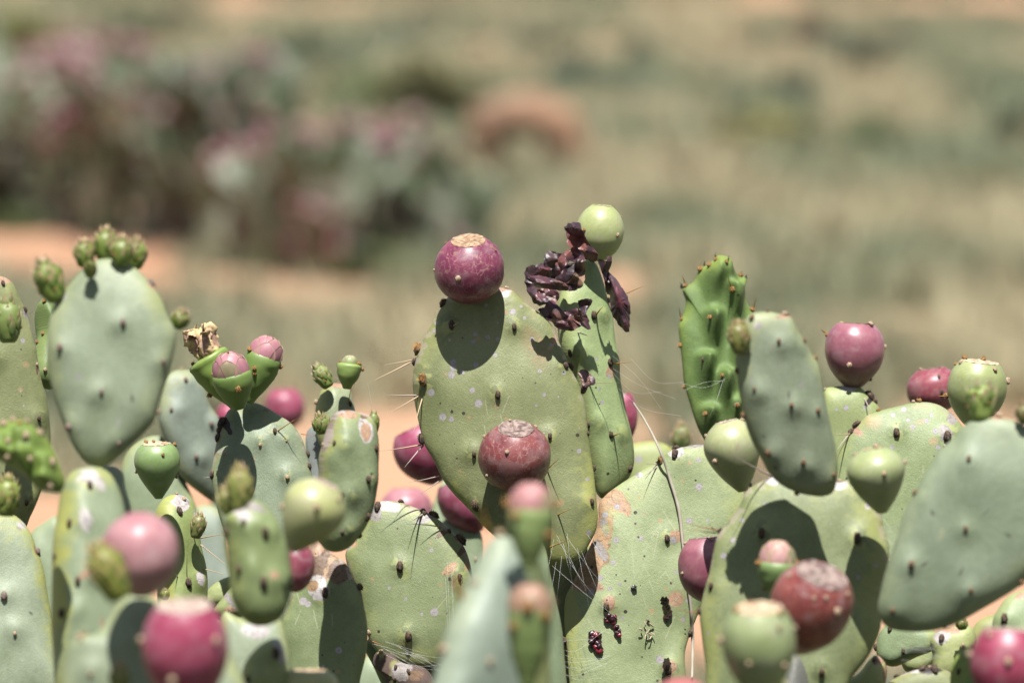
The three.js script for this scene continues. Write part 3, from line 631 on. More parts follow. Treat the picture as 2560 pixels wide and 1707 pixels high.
{ // scattered scrub of the far plain, each a bush of its own
  const r = rng(61);
  for (let i = 0; i < 26; i++) {
    const px = 40 + (i * 97.3 * 2.7) % 2480, py = 60 + 330 * Math.pow(r(), 1.3);
    if (px < 1150 && py > 130) continue;
    if (used.has('seen:' + Math.floor(px / 512) + (py < 150 ? 'a' : py < 260 ? 'b' : 'c'))) continue;
    used.set('seen:' + Math.floor(px / 512) + (py < 150 ? 'a' : py < 260 ? 'b' : 'c'), 1);
    if (px > 1120 && px < 1500 && py > 230) continue;
    const col = Math.floor(px / 512), row = py < 150 ? 'highest' : py < 260 ? 'middle' : 'lowest', hue = r() < 0.6 ? [BD, 'dark grey green'] : r() < 0.5 ? [BG, 'dull green'] : [BR, 'brownish'];
    bush(px, py, 90 + 110 * r(), 40 + 45 * r(), hue[0], hue[1] + ' low scrub in the ' + row + ' rows of the plain, ' + ['at the far left', 'left of the middle', 'in the middle', 'right of the middle', 'at the far right'][col], 'bush', 'scrub scattered over the plain');
  }
}


// far cacti: the same kind of plant, with pads, fruits and buds of their own
const farPads = [1, 2, 3].map((s) => { const g = mergeVertices(new THREE.SphereGeometry(1, 22, 16).deleteAttribute('uv').deleteAttribute('normal')), p = g.attributes.position; for (let i = 0; i < p.count; i++) { const x = p.getX(i), y = p.getY(i), z = p.getZ(i), k = 0.78 + 0.2 * y + 0.06 * (noise(x * 2 + s * 9, y * 2, z * 2) - 0.5); p.setXYZ(i, x * 0.5 * k * 1.25, (y + 0.96) * 0.56, z * 0.085 + 0.03 * (noise(x * 1.5, y * 1.5 + s) - 0.5)); } g.computeVertexNormals(); return g; });
const farFruit = lathe([[0, 0.001], [0.02, 0.2], [0.25, 0.42], [0.6, 0.52], [0.9, 0.42], [1, 0.3], [0.97, 0.001]], 14, 10, (x, y, z) => [1, 1, 1], 3);
const farPadMats = [[0.14, 0.165, 0.1], [0.11, 0.14, 0.07], [0.27, 0.3, 0.22], [0.13, 0.14, 0.085], [0.16, 0.13, 0.1]].map((c) => std({ color: new THREE.Color(...c), roughness: 0.55 }));
const farFruitMats = [[0.2, 0.05, 0.07], [0.24, 0.11, 0.12], [0.28, 0.17, 0.15], [0.14, 0.04, 0.05]].map((c) => std({ color: new THREE.Color(...c), roughness: 0.45 }));
function farCactus(px, py, wpx, hpx, dz, seed, label, crop = 0.16) {
  const g0 = onGround(px, py), r = rng(seed), d = g0.clone().sub(camera.position).dot(cF) , W = wpx * pix(d) / 2, H = hpx * pix(d), t = thing('prickly_pear_cactus', g0, label, 'cactus', 'cacti in the background');
  const grow = (base, dir, len, level, ang) => {
    const m = part('pad', farPads[Math.floor(r() * 3)], farPadMats[Math.floor(r() * (r() < 0.3 ? 5 : 3))], t);
    m.position.copy(base); m.quaternion.setFromUnitVectors(V(0, 1, 0), dir).multiply(new THREE.Quaternion().setFromAxisAngle(V(0, 1, 0), ang)); m.scale.setScalar(len);
    const tip = base.clone().addScaledVector(dir, len * 1.02);
    if (tip.y < H * 0.86 && level < 9) { const n = r() < 0.5 ? 2 : r() < 0.6 ? 1 : 3; for (let i = 0; i < n; i++) { const off = (n === 1 ? 0 : i / (n - 1) - 0.5) * 1.1 + (r() - 0.5) * 0.5, X = V(1, 0, 0).applyQuaternion(m.quaternion), b = base.clone().addScaledVector(dir, len * (1.02 - 0.28 * Math.abs(off))).addScaledVector(X, off * len * 0.5), nd = dir.clone().addScaledVector(X, off * 0.9).add(V((r() - 0.5) * 0.5, 0.28, (r() - 0.5) * 0.5)).normalize(); if (Math.abs(b.x) < W && b.y < H) grow(b, nd, len * (0.86 + 0.2 * r()), level + 1, ang + (r() - 0.5) * 1.8); } }
    if (r() < crop) { const n = 2 + Math.floor(r() * 3), X = V(1, 0, 0).applyQuaternion(m.quaternion); for (let i = 0; i < n; i++) { const a = (i / (n - 1 || 1) - 0.5) * 1.9 + (r() - 0.5) * 0.3, b = base.clone().addScaledVector(dir, len * (0.56 + 0.5 * Math.cos(a))).addScaledVector(X, Math.sin(a) * len * 0.52), nd = dir.clone().multiplyScalar(Math.cos(a)).addScaledVector(X, Math.sin(a)).normalize(); const f = part('fruit', farFruit, farFruitMats[Math.floor(r() * 4)], t); f.position.copy(b); f.quaternion.setFromUnitVectors(V(0, 1, 0), nd); f.scale.setScalar(0.06 + 0.025 * r()); } }
  };
  const n = Math.round(W * 13);
  for (let i = 0; i < n; i++) grow(V(((i + 0.5) / n - 0.5) * 1.7 * W + (r() - 0.5) * 0.1, -0.02, (r() - 0.5) * dz), V((r() - 0.5) * 0.5, 1, (r() - 0.5) * 0.4).normalize(), 0.17 + 0.07 * r(), 0, (r() - 0.5) * 1.6);
  return t;
}
farCactus(90, 575, 520, 440, 0.8, 11, 'blurred tall cactus at the left edge of the background thicket');
farCactus(430, 625, 580, 480, 1.0, 12, 'blurred tall cactus with reddish fruit in the middle of the background thicket');
farCactus(840, 690, 500, 330, 0.8, 13, 'blurred cactus covered in pink fruit at the right of the background thicket', 0.3);
farCactus(1090, 690, 230, 240, 0.5, 14, 'blurred small cactus below the brown animal, at the thicket\'s right end', 0.4);

// the animal grazing far behind: one skin, meshed from tapered bones
{
  const g0 = onGround(1330, 462), d = g0.clone().sub(camera.position).dot(cF), k = pix(d), at2 = (x, y, z) => [(x - 1330) * k, (462 - y) * k, z * k];
  const B = [[at2(1225, 296, 0), 46, at2(1310, 288, 0), 48], [at2(1310, 288, 0), 48, at2(1395, 302, 0), 46], [at2(1260, 268, 0), 32, at2(1350, 262, 0), 36],
    [at2(1210, 325, 22), 32, at2(1218, 375, 24), 20], [at2(1218, 375, 24), 18, at2(1208, 420, 24), 12], [at2(1208, 420, 24), 12, at2(1214, 462, 24), 10],
    [at2(1236, 325, -22), 32, at2(1250, 375, -24), 20], [at2(1250, 375, -24), 18, at2(1246, 420, -24), 12], [at2(1246, 420, -24), 12, at2(1252, 462, -24), 10],
    [at2(1394, 340, 20), 30, at2(1400, 395, 22), 18], [at2(1400, 395, 22), 17, at2(1398, 462, 22), 11], [at2(1380, 340, -20), 30, at2(1376, 395, -22), 18], [at2(1376, 395, -22), 17, at2(1380, 462, -22), 11],
    [at2(1405, 300, 0), 44, at2(1428, 355, 0), 36], [at2(1428, 355, 0), 42, at2(1438, 410, 0), 36], [at2(1436, 408, 0), 34, at2(1430, 450, 0), 20], [at2(1444, 388, 14), 8, at2(1470, 382, 26), 5], [at2(1444, 388, -14), 8, at2(1466, 374, -28), 5], [at2(1182, 295, 0), 9, at2(1170, 345, 0), 7]];
  const RES = 72, half = 0.4, mc = new MarchingCubes(RES, std({}), false, false, 400000);
  mc.isolation = 0;
  for (let z = 0; z < RES; z++) for (let y = 0; y < RES; y++) for (let x = 0; x < RES; x++) {
    const p = [(x / RES * 2 - 1) * half, (y / RES * 2 - 1) * half + 0.25, (z / RES * 2 - 1) * half];
    let s = 0;
    for (const [a, ra, b, rb] of B) { const ab = [b[0] - a[0], b[1] - a[1], b[2] - a[2]], ap = [p[0] - a[0], p[1] - a[1], p[2] - a[2]], t = clamp((ab[0] * ap[0] + ab[1] * ap[1] + ab[2] * ap[2]) / (ab[0] ** 2 + ab[1] ** 2 + ab[2] ** 2), 0, 1), dd = Math.hypot(ap[0] - ab[0] * t, ap[1] - ab[1] * t, ap[2] - ab[2] * t) - mix(ra, rb, t) * k; s += Math.exp(-dd / 0.012); }
    mc.field[x + y * RES + z * RES * RES] = Math.log(s + 1e-30) * 0.012;
  }
  mc.update();
  const n = mc.count ?? mc.geometry.drawRange.count, pp = Float32Array.from(mc.positionArray.subarray(0, n * 3));
  for (let i = 0; i < n; i++) { pp[i * 3] *= half; pp[i * 3 + 1] = pp[i * 3 + 1] * half + 0.25; pp[i * 3 + 2] *= half; }
  let g = new THREE.BufferGeometry(); g.setAttribute('position', new THREE.BufferAttribute(pp, 3));
  g = mergeVertices(g, 1e-5); g.computeVertexNormals();
  paint(g, (x, y, z) => { const f = fbm(x * 14, y * 14, z * 14); return mix3([0.15, 0.085, 0.05], [0.36, 0.2, 0.115], sstep(0.3, 0.7, f * 0.6 + 0.4 * fbm(x * 5, y * 5, z * 5))); });
  const t = thing('grazing_animal', g0, 'reddish brown four-legged animal grazing head down, far behind the cacti', 'animal');
  part('body', g, vMat(0.8), t);
  for (const s of [1, -1]) { const e = part('eye', new THREE.SphereGeometry(0.0065, 12, 8), std({ color: 0x0a0706, roughness: 0.2 }), t); e.position.set(...at2(1430, 406, 26 * s)); }
}
// ---------------------------------------------------------------- the cacti in front (outlines and places in photo pixels)
const DP = [0.22, 0.04, 0.07], DP2 = [0.3, 0.085, 0.11], GF = [0.36, 0.375, 0.15], GF2 = [0.42, 0.43, 0.2], MAG = [0.3, 0.038, 0.085], MAG2 = [0.39, 0.085, 0.145];

// --- left edge: in-focus plant cut by the frame
{
  const p = cactus(30, 1000, 3.95, 'cactus cut by the left edge, with a spiky bright green young pad', 'prickly pear cacti in front');
  pad(p, { d: 3.92, fine: 1, c: OL, yaw: 16, pitch: 6, corkTop: 0.3, specks: 14, o: [[-60, 690], [0, 690], [25, 703], [48, 745], [70, 800], [85, 855], [94, 910], [104, 960], [113, 990], [121, 1040], [125, 1100], [118, 1160], [100, 1230], [62, 1310], [20, 1340], [-80, 1340], [-130, 1000], [-110, 800]],
    a: [[97, 1048, 9], [66, 1257, 8], [-20, 900]], e: [[8, 711, 9], [66, 774, 10], [90, 910, 6, 'c']], l: [[43, 978, 7, 1], [58, 915, 9, 1], [50, 855, 6]], b: [[10, 700, 34, 10, 0.2, 'p'], [62, 785, 9, 14, 0, 'g'], [88, 925, 4, 16, 0, 'b']], sp: [[73, 783, 86, 775, GRY, 0.004, 1.4]] });
  pad(p, { d: 3.99, c: [0.16, 0.23, 0.07], yaw: 50, th: 0.012, o: [[103, 757], [112, 745], [128, 760], [150, 850], [150, 960], [120, 972], [92, 940], [96, 880], [108, 830]], e: [[110, 754, 8, 'a'], [107, 832, 8, 'a'], [92, 855, 7, 'a'], [91, 912, 7, 'a'], [112, 925, 8, 'c']] });
  youngBud(p, { base: [20, 856], top: [16, 750], w: 70, d: 3.84, c: [0.17, 0.26, 0.06], tip: [0.33, 0.32, 0.12], body: 0.5, scales: 22 });
  pad(p, { d: 3.86, ak: 'g', c: GL, yaw: 10, pitch: 12, specks: 6, yellow: 0.9, o: [[14, 1281], [45, 1295], [73, 1328], [87, 1365], [98, 1393], [109, 1432], [114, 1463], [124, 1520], [138, 1590], [147, 1660], [156, 1750], [-90, 1780], [-130, 1500], [-70, 1300]],
    a: [[10, 1490, 12], [34, 1579, 7, 'c']], e: [[88, 1378, 10], [100, 1381, 6, 'c']], b: [[56, 1310, 9, 22, -0.6, 'w'], [89, 1376, 7, 14, -0.3, 'b']] });
  pad(p, { d: 4.4, c: PA, o: [[75, 1335], [110, 1305], [140, 1290], [190, 1330], [190, 1600], [110, 1650], [85, 1450]] });
  pad(p, { d: 3.5, c: [0.15, 0.225, 0.04], young: 0.013, yaw: -8, pitch: 14, th: 0.012, yellow: 0.6, yc: [0.34, 0.38, 0.03], o: [[11, 1053], [31, 1050], [67, 1053], [93, 1076], [118, 1101], [137, 1135], [152, 1174], [160, 1205], [148, 1230], [120, 1228], [93, 1222], [70, 1196], [45, 1180], [10, 1160], [-20, 1140], [-30, 1075]],
    a: [[14, 1143, 13, 'c'], [73, 1149, 13, 'c'], [129, 1156, 13, 'c'], [120, 1211, 13, 'c'], [62, 1090, 13, 'c'], [17, 1104, 13, 'c'], [98, 1083, 12, 'c']], e: [[67, 1057, 13, 'c'], [33, 1052, 14, 'c'], [8, 1060, 13, 'c'], [48, 1060, 12, 'a']] });
  youngBud(p, { base: [14, 1290], top: [18, 1196], w: 66, d: 3.7, c: [0.2, 0.28, 0.05], tip: [0.36, 0.34, 0.1] });
  pad(p, { d: 4.0, c: OL, o: [[-60, 1180], [40, 1170], [80, 1240], [60, 1330], [20, 1400], [-60, 1400]], e: [[64, 1258, 8]] });
}
// --- big oval pad on its narrow support
{
  const p = cactus(240, 1300, 3.62, 'cactus with the big smooth oval pad crowned by small green buds', 'prickly pear cacti in front');
  pad(p, { d: 3.6, c: GL, ak: 'g', pitch: 4, yaw: -3, th: 0.014, specks: 14, yellow: 0.55, o: [[196, 683], [235, 652], [264, 646], [300, 650], [335, 668], [368, 702], [398, 738], [422, 795], [438, 828], [438, 855], [430, 897], [418, 939], [405, 981], [393, 1022], [384, 1053], [362, 1081], [323, 1118], [286, 1151], [261, 1166], [233, 1165], [210, 1154], [196, 1137], [182, 1118], [171, 1093], [157, 1053], [143, 1017], [132, 981], [123, 939], [118, 897], [118, 855], [122, 812], [129, 779], [140, 752], [157, 731]],
    a: [[302, 810, 11], [151, 871, 11], [250, 987, 11], [174, 1067, 11], [297, 1109, 11], [408, 908, 11], [384, 706, 13]], e: [[384, 706, 13], [240, 1166, 9], [393, 1035, 10, 'c'], [158, 712, 8, 'a']], l: [[204, 944, 5], [260, 700, 0.1]], b: [[162, 738, 10, 7, 0, 'w'], [385, 710, 14, 17, 0, 'p']] });
  const yb = (b, t, w, d = 3.618, x = {}) => youngBud(p, { base: b, top: t, w, d, c: [0.15, 0.24, 0.035], tip: [0.4, 0.3, 0.15], ...x });
  yb([212, 668], [209, 604], 54); yb([264, 654], [262, 576], 62); yb([301, 664], [305, 598], 56, 3.598); yb([335, 672], [343, 602], 54); yb([224, 690], [225, 656], 34, 3.592, { lean: 1.2, tip: [0.3, 0.2, 0.08] });
  yb([142, 752], [104, 656], 72, 3.6, { body: 0.6 }); yb([438, 820], [458, 780], 46);
  pad(p, { d: 3.565, c: [0.235, 0.29, 0.16], yaw: 30, th: 0.022, yellow: 1, waves: 1, o: [[233, 1166], [205, 1168], [180, 1178], [163, 1206], [154, 1253], [147, 1295], [139, 1337], [136, 1379], [134, 1463], [134, 1548], [140, 1630], [160, 1760], [270, 1760], [306, 1600], [312, 1450], [308, 1340], [300, 1270], [284, 1213], [264, 1180]],
    a: [[218, 1210, 11], [178, 1308, 12], [194, 1449, 12], [153, 1533, 12]], e: [[137, 1388, 9]], b: [[203, 1196, 28, 15, 0.5, 'w'], [223, 1216, 15, 22, 0, 'w'], [182, 1311, 16, 28, 0, 'w'], [180, 1445, 16, 9, 0.5, 'p'], [219, 1572, 8, 8, 0, 'p']] });
  pad(p, { d: 3.68, c: GL, o: [[250, 1172], [285, 1165], [305, 1180], [313, 1220], [326, 1265], [334, 1330], [334, 1450], [270, 1450]] });
}
// --- blurred front plant, lower left
{
  const p = cactus(380, 1700, 3.28, 'blurred cactus at the lower left with a pale pink fruit above a magenta fruit', 'prickly pear cacti in front');
  pad(p, { d: 3.3, c: GL, pitch: 12, th: 0.016, yellow: 0.4, o: [[165, 1760], [168, 1650], [180, 1605], [206, 1590], [230, 1590], [262, 1560], [300, 1500], [322, 1484], [372, 1488], [420, 1520], [500, 1560], [560, 1610], [600, 1680], [612, 1760]], a: [[345, 1606, 13, 'c'], [204, 1600, 12, 'c'], [222, 1680, 10, 'c']], e: [[196, 1592, 12, 'c'], [204, 1586, 10, 'a']] });
  fruit(p, { base: [357, 1492], top: [344, 1282], w: 192, d: 3.25, prof: 'egg', lean: -0.1, c1: [0.36, 0.15, 0.165], c2: [0.48, 0.265, 0.27], scar: 'pink', dip: 0.1, rough: 0.3 });
  youngBud(p, { base: [302, 1497], top: [240, 1368], w: 92, d: 3.18, c: [0.19, 0.25, 0.035], tip: [0.4, 0.3, 0.1], body: 0.6 });
  fruit(p, { base: [465, 1775], top: [460, 1517], w: 214, d: 3.14, lean: 0.25, prof: 'tun', c1: MAG, c2: MAG2, scar: 'pink', g: [[345, 1601, 14], [539, 1598, 15], [432, 1699, 14]] });
  youngBud(p, { base: [297, 1730], top: [298, 1662], w: 50, d: 3.22, tip: [0.42, 0.28, 0.12] });
}
// --- plant with three flower buds in a bunch
{
  const p = cactus(600, 1300, 4.08, 'cactus bearing a bunch of two pink flower buds and one withered flower', 'prickly pear cacti in front');
  pad(p, { d: 4.06, fine: 1, corkTop: 0.6, c: [0.215, 0.265, 0.155], pitch: 12, yellow: 0.4, specks: 12, o: [[597, 1020], [575, 1022], [557, 1050], [543, 1095], [536, 1128], [530, 1164], [527, 1194], [536, 1240], [550, 1300], [580, 1370], [630, 1425], [700, 1410], [760, 1330], [785, 1260], [780, 1190], [768, 1140], [752, 1092], [731, 1062], [704, 1042], [668, 1020], [640, 1008], [615, 1008]],
    a: [[686, 1078, 9], [652, 1110, 7, 'c'], [665, 1025, 5, 'c'], [716, 1102, 5, 'c'], [560, 1135, 5, 'c'], [716, 1195, 9, 'c']], e: [[544, 1096, 13], [531, 1184, 11], [768, 1137, 8], [771, 1164, 8], [556, 1058, 14], [550, 1075, 13]], l: [[559, 1134, 6], [637, 1152, 4, 1], [664, 1057, 5, 1]], b: [[560, 1056, 10, 40, 0.45, 'k'], [542, 1140, 8, 14, 0, 'm', 0]],
    sp: [[687, 1082, 750, 1042, AMB, 0.02, 2.2], [531, 1192, 506, 1194, GRY, 0.006, 2], [752, 1085, 790, 1090, RED, 0.01, 1.4]] });
  const ov = { c: [0.13, 0.225, 0.05] };
  flowerBud(p, { base: [594, 1016], top: [512, 888], w: 106, d: 4.045, dome: 0, ...ov, c: [0.17, 0.28, 0.055], g: [[477, 908, 10], [522, 990, 9]] });
  // the withered flower on it
  const wf = new THREE.Group(); wf.name = 'withered_flower'; p.add(wf);
  for (let i = 0; i < 5; i++) {
    const a = i * 1.3, y0 = [520 + Math.cos(a) * 16, 890 + Math.sin(a) * 6], x1 = 496 + Math.cos(a) * 26, g = crumple([at(y0[0], y0[1] + 8, 4.045 - Math.sin(a) * 0.012), at(mix(y0[0], x1, 0.6), 862, 4.045 - Math.sin(a) * 0.016), at(x1, 832 + (i % 3) * 9, 4.045 - Math.sin(a) * 0.012), at(x1 - 14 + i * 4, 826 + (i % 2) * 14, 4.03 + Math.sin(a) * 0.01)], 0.0062, i + 3, [[0.62, 0.46, 0.22], [0.52, 0.33, 0.24], [0.3, 0.15, 0.13]], 1.5);
    part('withered_petal', g.geo, corkMat, wf);
  }
  wf.traverse((m) => { if (m.isMesh) m.position.sub(p.position); });
  flowerBud(p, { base: [617, 1006], top: [662, 886], w: 92, d: 4.05, dome: 0.88, tall: 1.25, greenish: 0.1, ...ov, g: [[625, 878, 12], [672, 886, 10], [706, 890, 9], [704, 917, 9], [638, 920, 9], [636, 937, 9]] });
  flowerBud(p, { base: [597, 1022], top: [577, 930], w: 100, d: 4.015, dome: 0.86, tall: 1.25, greenish: 0.1, lean: 0.2, ...ov, g: [[527, 928, 10], [555, 936, 11], [592, 972, 11], [614, 922, 11], [526, 916, 9]] });
  pad(p, { d: 4.35, ak: 'g', c: [0.235, 0.28, 0.2], yaw: 28, pitch: 4, th: 0.013, o: [[460, 924], [490, 933], [507, 963], [522, 1010], [548, 1050], [556, 1110], [560, 1200], [545, 1256], [500, 1232], [455, 1192], [432, 1145], [408, 1085], [398, 1040], [402, 985], [414, 945], [435, 927]], a: [[462, 948, 8], [428, 1023, 7], [527, 1057, 9], [489, 1144, 8]], e: [[450, 918, 9, 'c']] });
  pad(p, { d: 4.35, c: PA, o: [[330, 1115], [400, 1090], [440, 1150], [470, 1220], [490, 1270], [480, 1400], [330, 1400], [300, 1300], [300, 1180]] });
  pad(p, { d: 4.5, c: [0.24, 0.29, 0.21], o: [[490, 1268], [520, 1262], [548, 1275], [562, 1320], [575, 1400], [600, 1480], [560, 1540], [480, 1540], [470, 1400], [480, 1310]] });
  pad(p, { d: 4.0, fine: 1, c: [0.25, 0.31, 0.1], yaw: 44, th: 0.016, yellow: 1, o: [[438, 1236], [462, 1245], [476, 1285], [488, 1360], [503, 1420], [507, 1500], [500, 1570], [420, 1570], [408, 1450], [400, 1340], [397, 1275], [412, 1245]], a: [[468, 1457, 12]], e: [[440, 1232, 9, 'c'], [460, 1249, 8, 'c'], [447, 1277, 13], [507, 1499, 9]], b: [[437, 1258, 34, 20, 0.5, 'w'], [468, 1300, 18, 30, -0.5, 'w'], [466, 1330, 15, 18, 0, 'w'], [468, 1452, 13, 18, 0, 'w']],
    sp: [[467, 1455, 467, 1385, GRY, 0.01, 2], [447, 1445, 434, 1432, TAN, 0.01, 2], [500, 1345, 570, 1334, TAN, 0.02, 2], [497, 1359, 577, 1422, TAN, 0.02, 1.8], [502, 1421, 574, 1439, TAN, 0.02, 1.8], [480, 1345, 515, 1332, GRY, 0.02, 2]] });
  youngBud(p, { base: [487, 1345], top: [500, 1286], w: 38, d: 3.98, tip: [0.45, 0.33, 0.16], c: [0.15, 0.19, 0.05] });
  youngBud(p, { base: [412, 1500], top: [411, 1474], w: 22, d: 3.97, tip: [0.45, 0.33, 0.16], c: [0.2, 0.3, 0.05] });
  fruit(p, { base: [396, 1246], top: [390, 1110], w: 116, d: 3.95, lean: 0.12, prof: 'pear', c1: [0.2, 0.29, 0.1], c2: [0.25, 0.36, 0.14], scar: 'cream', g: [[407, 1138, 8, 'a'], [340, 1180, 8], [441, 1191, 8], [364, 1107, 8, 'a'], [436, 1111, 10, 'a'], [384, 1097, 8, 'a']] });
  pad(p, { d: 4.6, c: PA, o: [[580, 1440], [700, 1380], [760, 1420], [760, 1560], [600, 1600]] });
  fruit(p, { base: [712, 1075], top: [709, 972], w: 102, d: 5.2, prof: 'barrel', c1: DP, c2: MAG2 });
  fruit(p, { base: [572, 1080], top: [576, 1010], w: 70, d: 5.1, prof: 'barrel', c1: MAG, c2: MAG2 });
  pad(p, { d: 5.15, c: PA, o: [[530, 1090], [590, 1075], [700, 1070], [760, 1100], [780, 1300], [660, 1400], [540, 1300]] });
  pad(p, { d: 4.1, c: YG, yellow: 1, o: [[508, 1510], [512, 1485], [535, 1460], [575, 1442], [600, 1450], [610, 1500], [540, 1520]] });
  pad(p, { d: 3.9, c: YG, yellow: 1, o: [[533, 1535], [560, 1490], [585, 1465], [605, 1480], [605, 1540], [585, 1548], [560, 1555]], b: [[572, 1500, 6, 30, 0.6, 'g'], [575, 1530, 12, 8, 0, 'p']], e: [[573, 1532, 8]] });
}
// --- chewed thick pad with small buds, brown-scarred pad below it
{
  const p = cactus(800, 1400, 3.95, 'cactus with a thick pad chewed at its tip and a brown-scarred pad below', 'prickly pear cacti in front');
  pad(p, { d: 4.12, fine: 1, c: [0.25, 0.29, 0.15], yaw: 30, th: 0.014, yellow: 1, o: [[815, 965], [845, 958], [868, 968], [876, 1000], [882, 1060], [850, 1100], [812, 1120], [796, 1060], [798, 1010]], e: [[792, 1006, 9, 'c'], [874, 1010, 8]], b: [[838, 965, 26, 9, 0, 'p'], [871, 985, 8, 20, 0, 'p']], sp: [[868, 1020, 884, 945, AMB, 0.01, 2]] });
  pad(p, { d: 4.14, c: [0.24, 0.265, 0.23], yaw: -38, o: [[800, 1060], [776, 1075], [772, 1130], [775, 1190], [790, 1250], [830, 1250], [830, 1080]] });
  youngBud(p, { base: [822, 968], top: [790, 915], w: 44, d: 4.1, c: [0.19, 0.29, 0.06], tip: [0.4, 0.36, 0.18] });
  flowerBud(p, { base: [866, 972], top: [874, 908], w: 62, d: 4.09, dome: 0.62, c: [0.2, 0.31, 0.08], tones: [[0.34, 0.36, 0.18], [0.45, 0.3, 0.22]], g: [[848, 904, 6], [897, 912, 8], [904, 922, 7]] });
  youngBud(p, { base: [806, 1085], top: [800, 1040], w: 44, d: 4.06, tip: [0.38, 0.33, 0.15] });
  youngBud(p, { base: [932, 1088], top: [934, 1030], w: 30, d: 3.9, tip: [0.38, 0.33, 0.15] });
  pad(p, { d: 3.82, fine: 1, c: [0.205, 0.255, 0.12], yaw: 24, pitch: 2, th: 0.02, yellow: 0.6, specks: 18, corkTop: 1, o: [[843, 1031], [869, 1025], [897, 1031], [925, 1042], [937, 1070], [942, 1112], [940, 1168], [936, 1224], [930, 1267], [919, 1303], [897, 1342], [869, 1371], [841, 1380], [818, 1374], [795, 1340], [793, 1270], [803, 1196], [804, 1140], [813, 1107], [829, 1056]],
    a: [[836, 1108, 8], [919, 1199, 11], [857, 1238, 9], [856, 1331, 9]], e: [[939, 1120, 12], [919, 1292, 11], [898, 1340, 9], [808, 1110, 6, 'c']], b: [[895, 1076, 20, 30, 0, 'w'], [894, 1080, 15, 22, 0, 'p'], [855, 1034, 30, 12, -0.2, 'p'], [905, 1040, 16, 7, 0.2, 'b']] });
  fruit(p, { base: [728, 1377], top: [816, 1210], w: 158, d: 3.42, lean: 0.1, prof: 'drop', c1: GF, c2: GF2, scar: 'pink', g: [[690, 1264, 12], [793, 1266, 13], [845, 1250, 9]] });
  pad(p, { d: 3.46, c: [0.22, 0.28, 0.11], yaw: 26, pitch: 8, th: 0.02, yellow: 0.5, o: [[622, 1247], [598, 1268], [578, 1281], [567, 1295], [570, 1323], [576, 1393], [581, 1438], [586, 1491], [596, 1520], [612, 1548], [638, 1564], [672, 1562], [697, 1548], [714, 1514], [725, 1469], [720, 1424], [711, 1351], [690, 1315], [672, 1278], [652, 1258]],
    a: [[662, 1330, 14], [658, 1455, 15], [598, 1425, 15], [608, 1308, 10]], e: [[569, 1330, 12], [725, 1465, 8]], b: [[612, 1266, 40, 13, -0.5, 'g'], [592, 1290, 16, 18, 0, 'w'], [678, 1295, 9, 16, 0.4, 'p'], [658, 1444, 12, 9, 0, 'p']] });
  youngBud(p, { base: [600, 1280], top: [598, 1170], w: 66, d: 3.46, c: [0.19, 0.24, 0.05], tip: [0.45, 0.36, 0.13] });
  youngBud(p, { base: [575, 1285], top: [562, 1222], w: 50, d: 3.48, c: [0.24, 0.3, 0.07], tip: [0.45, 0.38, 0.17] });
  pad(p, { d: 3.66, c: GL, o: [[560, 1530], [600, 1545], [690, 1540], [712, 1580], [714, 1760], [570, 1760]], b: [[640, 1580, 40, 20, 0, 'w']] });
  pad(p, { d: 3.5, c: YG, yaw: 20, th: 0.016, yellow: 0.7, o: [[612, 1665], [630, 1632], [662, 1604], [690, 1597], [706, 1640], [712, 1740], [610, 1760]], a: [[690, 1632, 13], [622, 1699, 12]], b: [[688, 1630, 18, 40, 0.1, 'w']] });
  fruit(p, { base: [735, 1480], top: [742, 1355], w: 96, d: 3.72, prof: 'egg', c1: DP, c2: DP2, scar: null });
  pad(p, { d: 3.89, fine: 1, corkTop: 0.7, c: [0.187, 0.232, 0.098], yaw: -8, pitch: 10, specks: 16, scratch: 5, yellow: 0.35, o: [[785, 1354], [768, 1402], [754, 1447], [730, 1479], [716, 1520], [702, 1550], [697, 1604], [708, 1660], [715, 1760], [880, 1770], [902, 1690], [915, 1635], [919, 1590], [916, 1548], [908, 1505], [900, 1469], [883, 1449], [864, 1407], [838, 1390], [813, 1370], [800, 1354]],
    a: [[810, 1484, 14]], e: [[899, 1464, 9], [897, 1470, 8]], l: [[734, 1503, 4, 1], [852, 1629, 9], [813, 1670, 5], [850, 1682, 7, 1], [790, 1547, 2], [762, 1506, 10], [775, 1513, 8]], b: [[800, 1410, 44, 62, -0.15, 't'], [793, 1400, 34, 52, -0.2, 'b'], [792, 1375, 20, 20, 0, 'p'], [800, 1475, 26, 34, 0.6, 'w'], [785, 1468, 15, 13, 0, 'm'], [855, 1430, 34, 30, 0.6, 'b']] });
  fruit(p, { base: [770, 1810], top: [772, 1676], w: 150, d: 3.5, prof: 'pear', c1: GF, c2: GF2, scar: 'cream' });
}
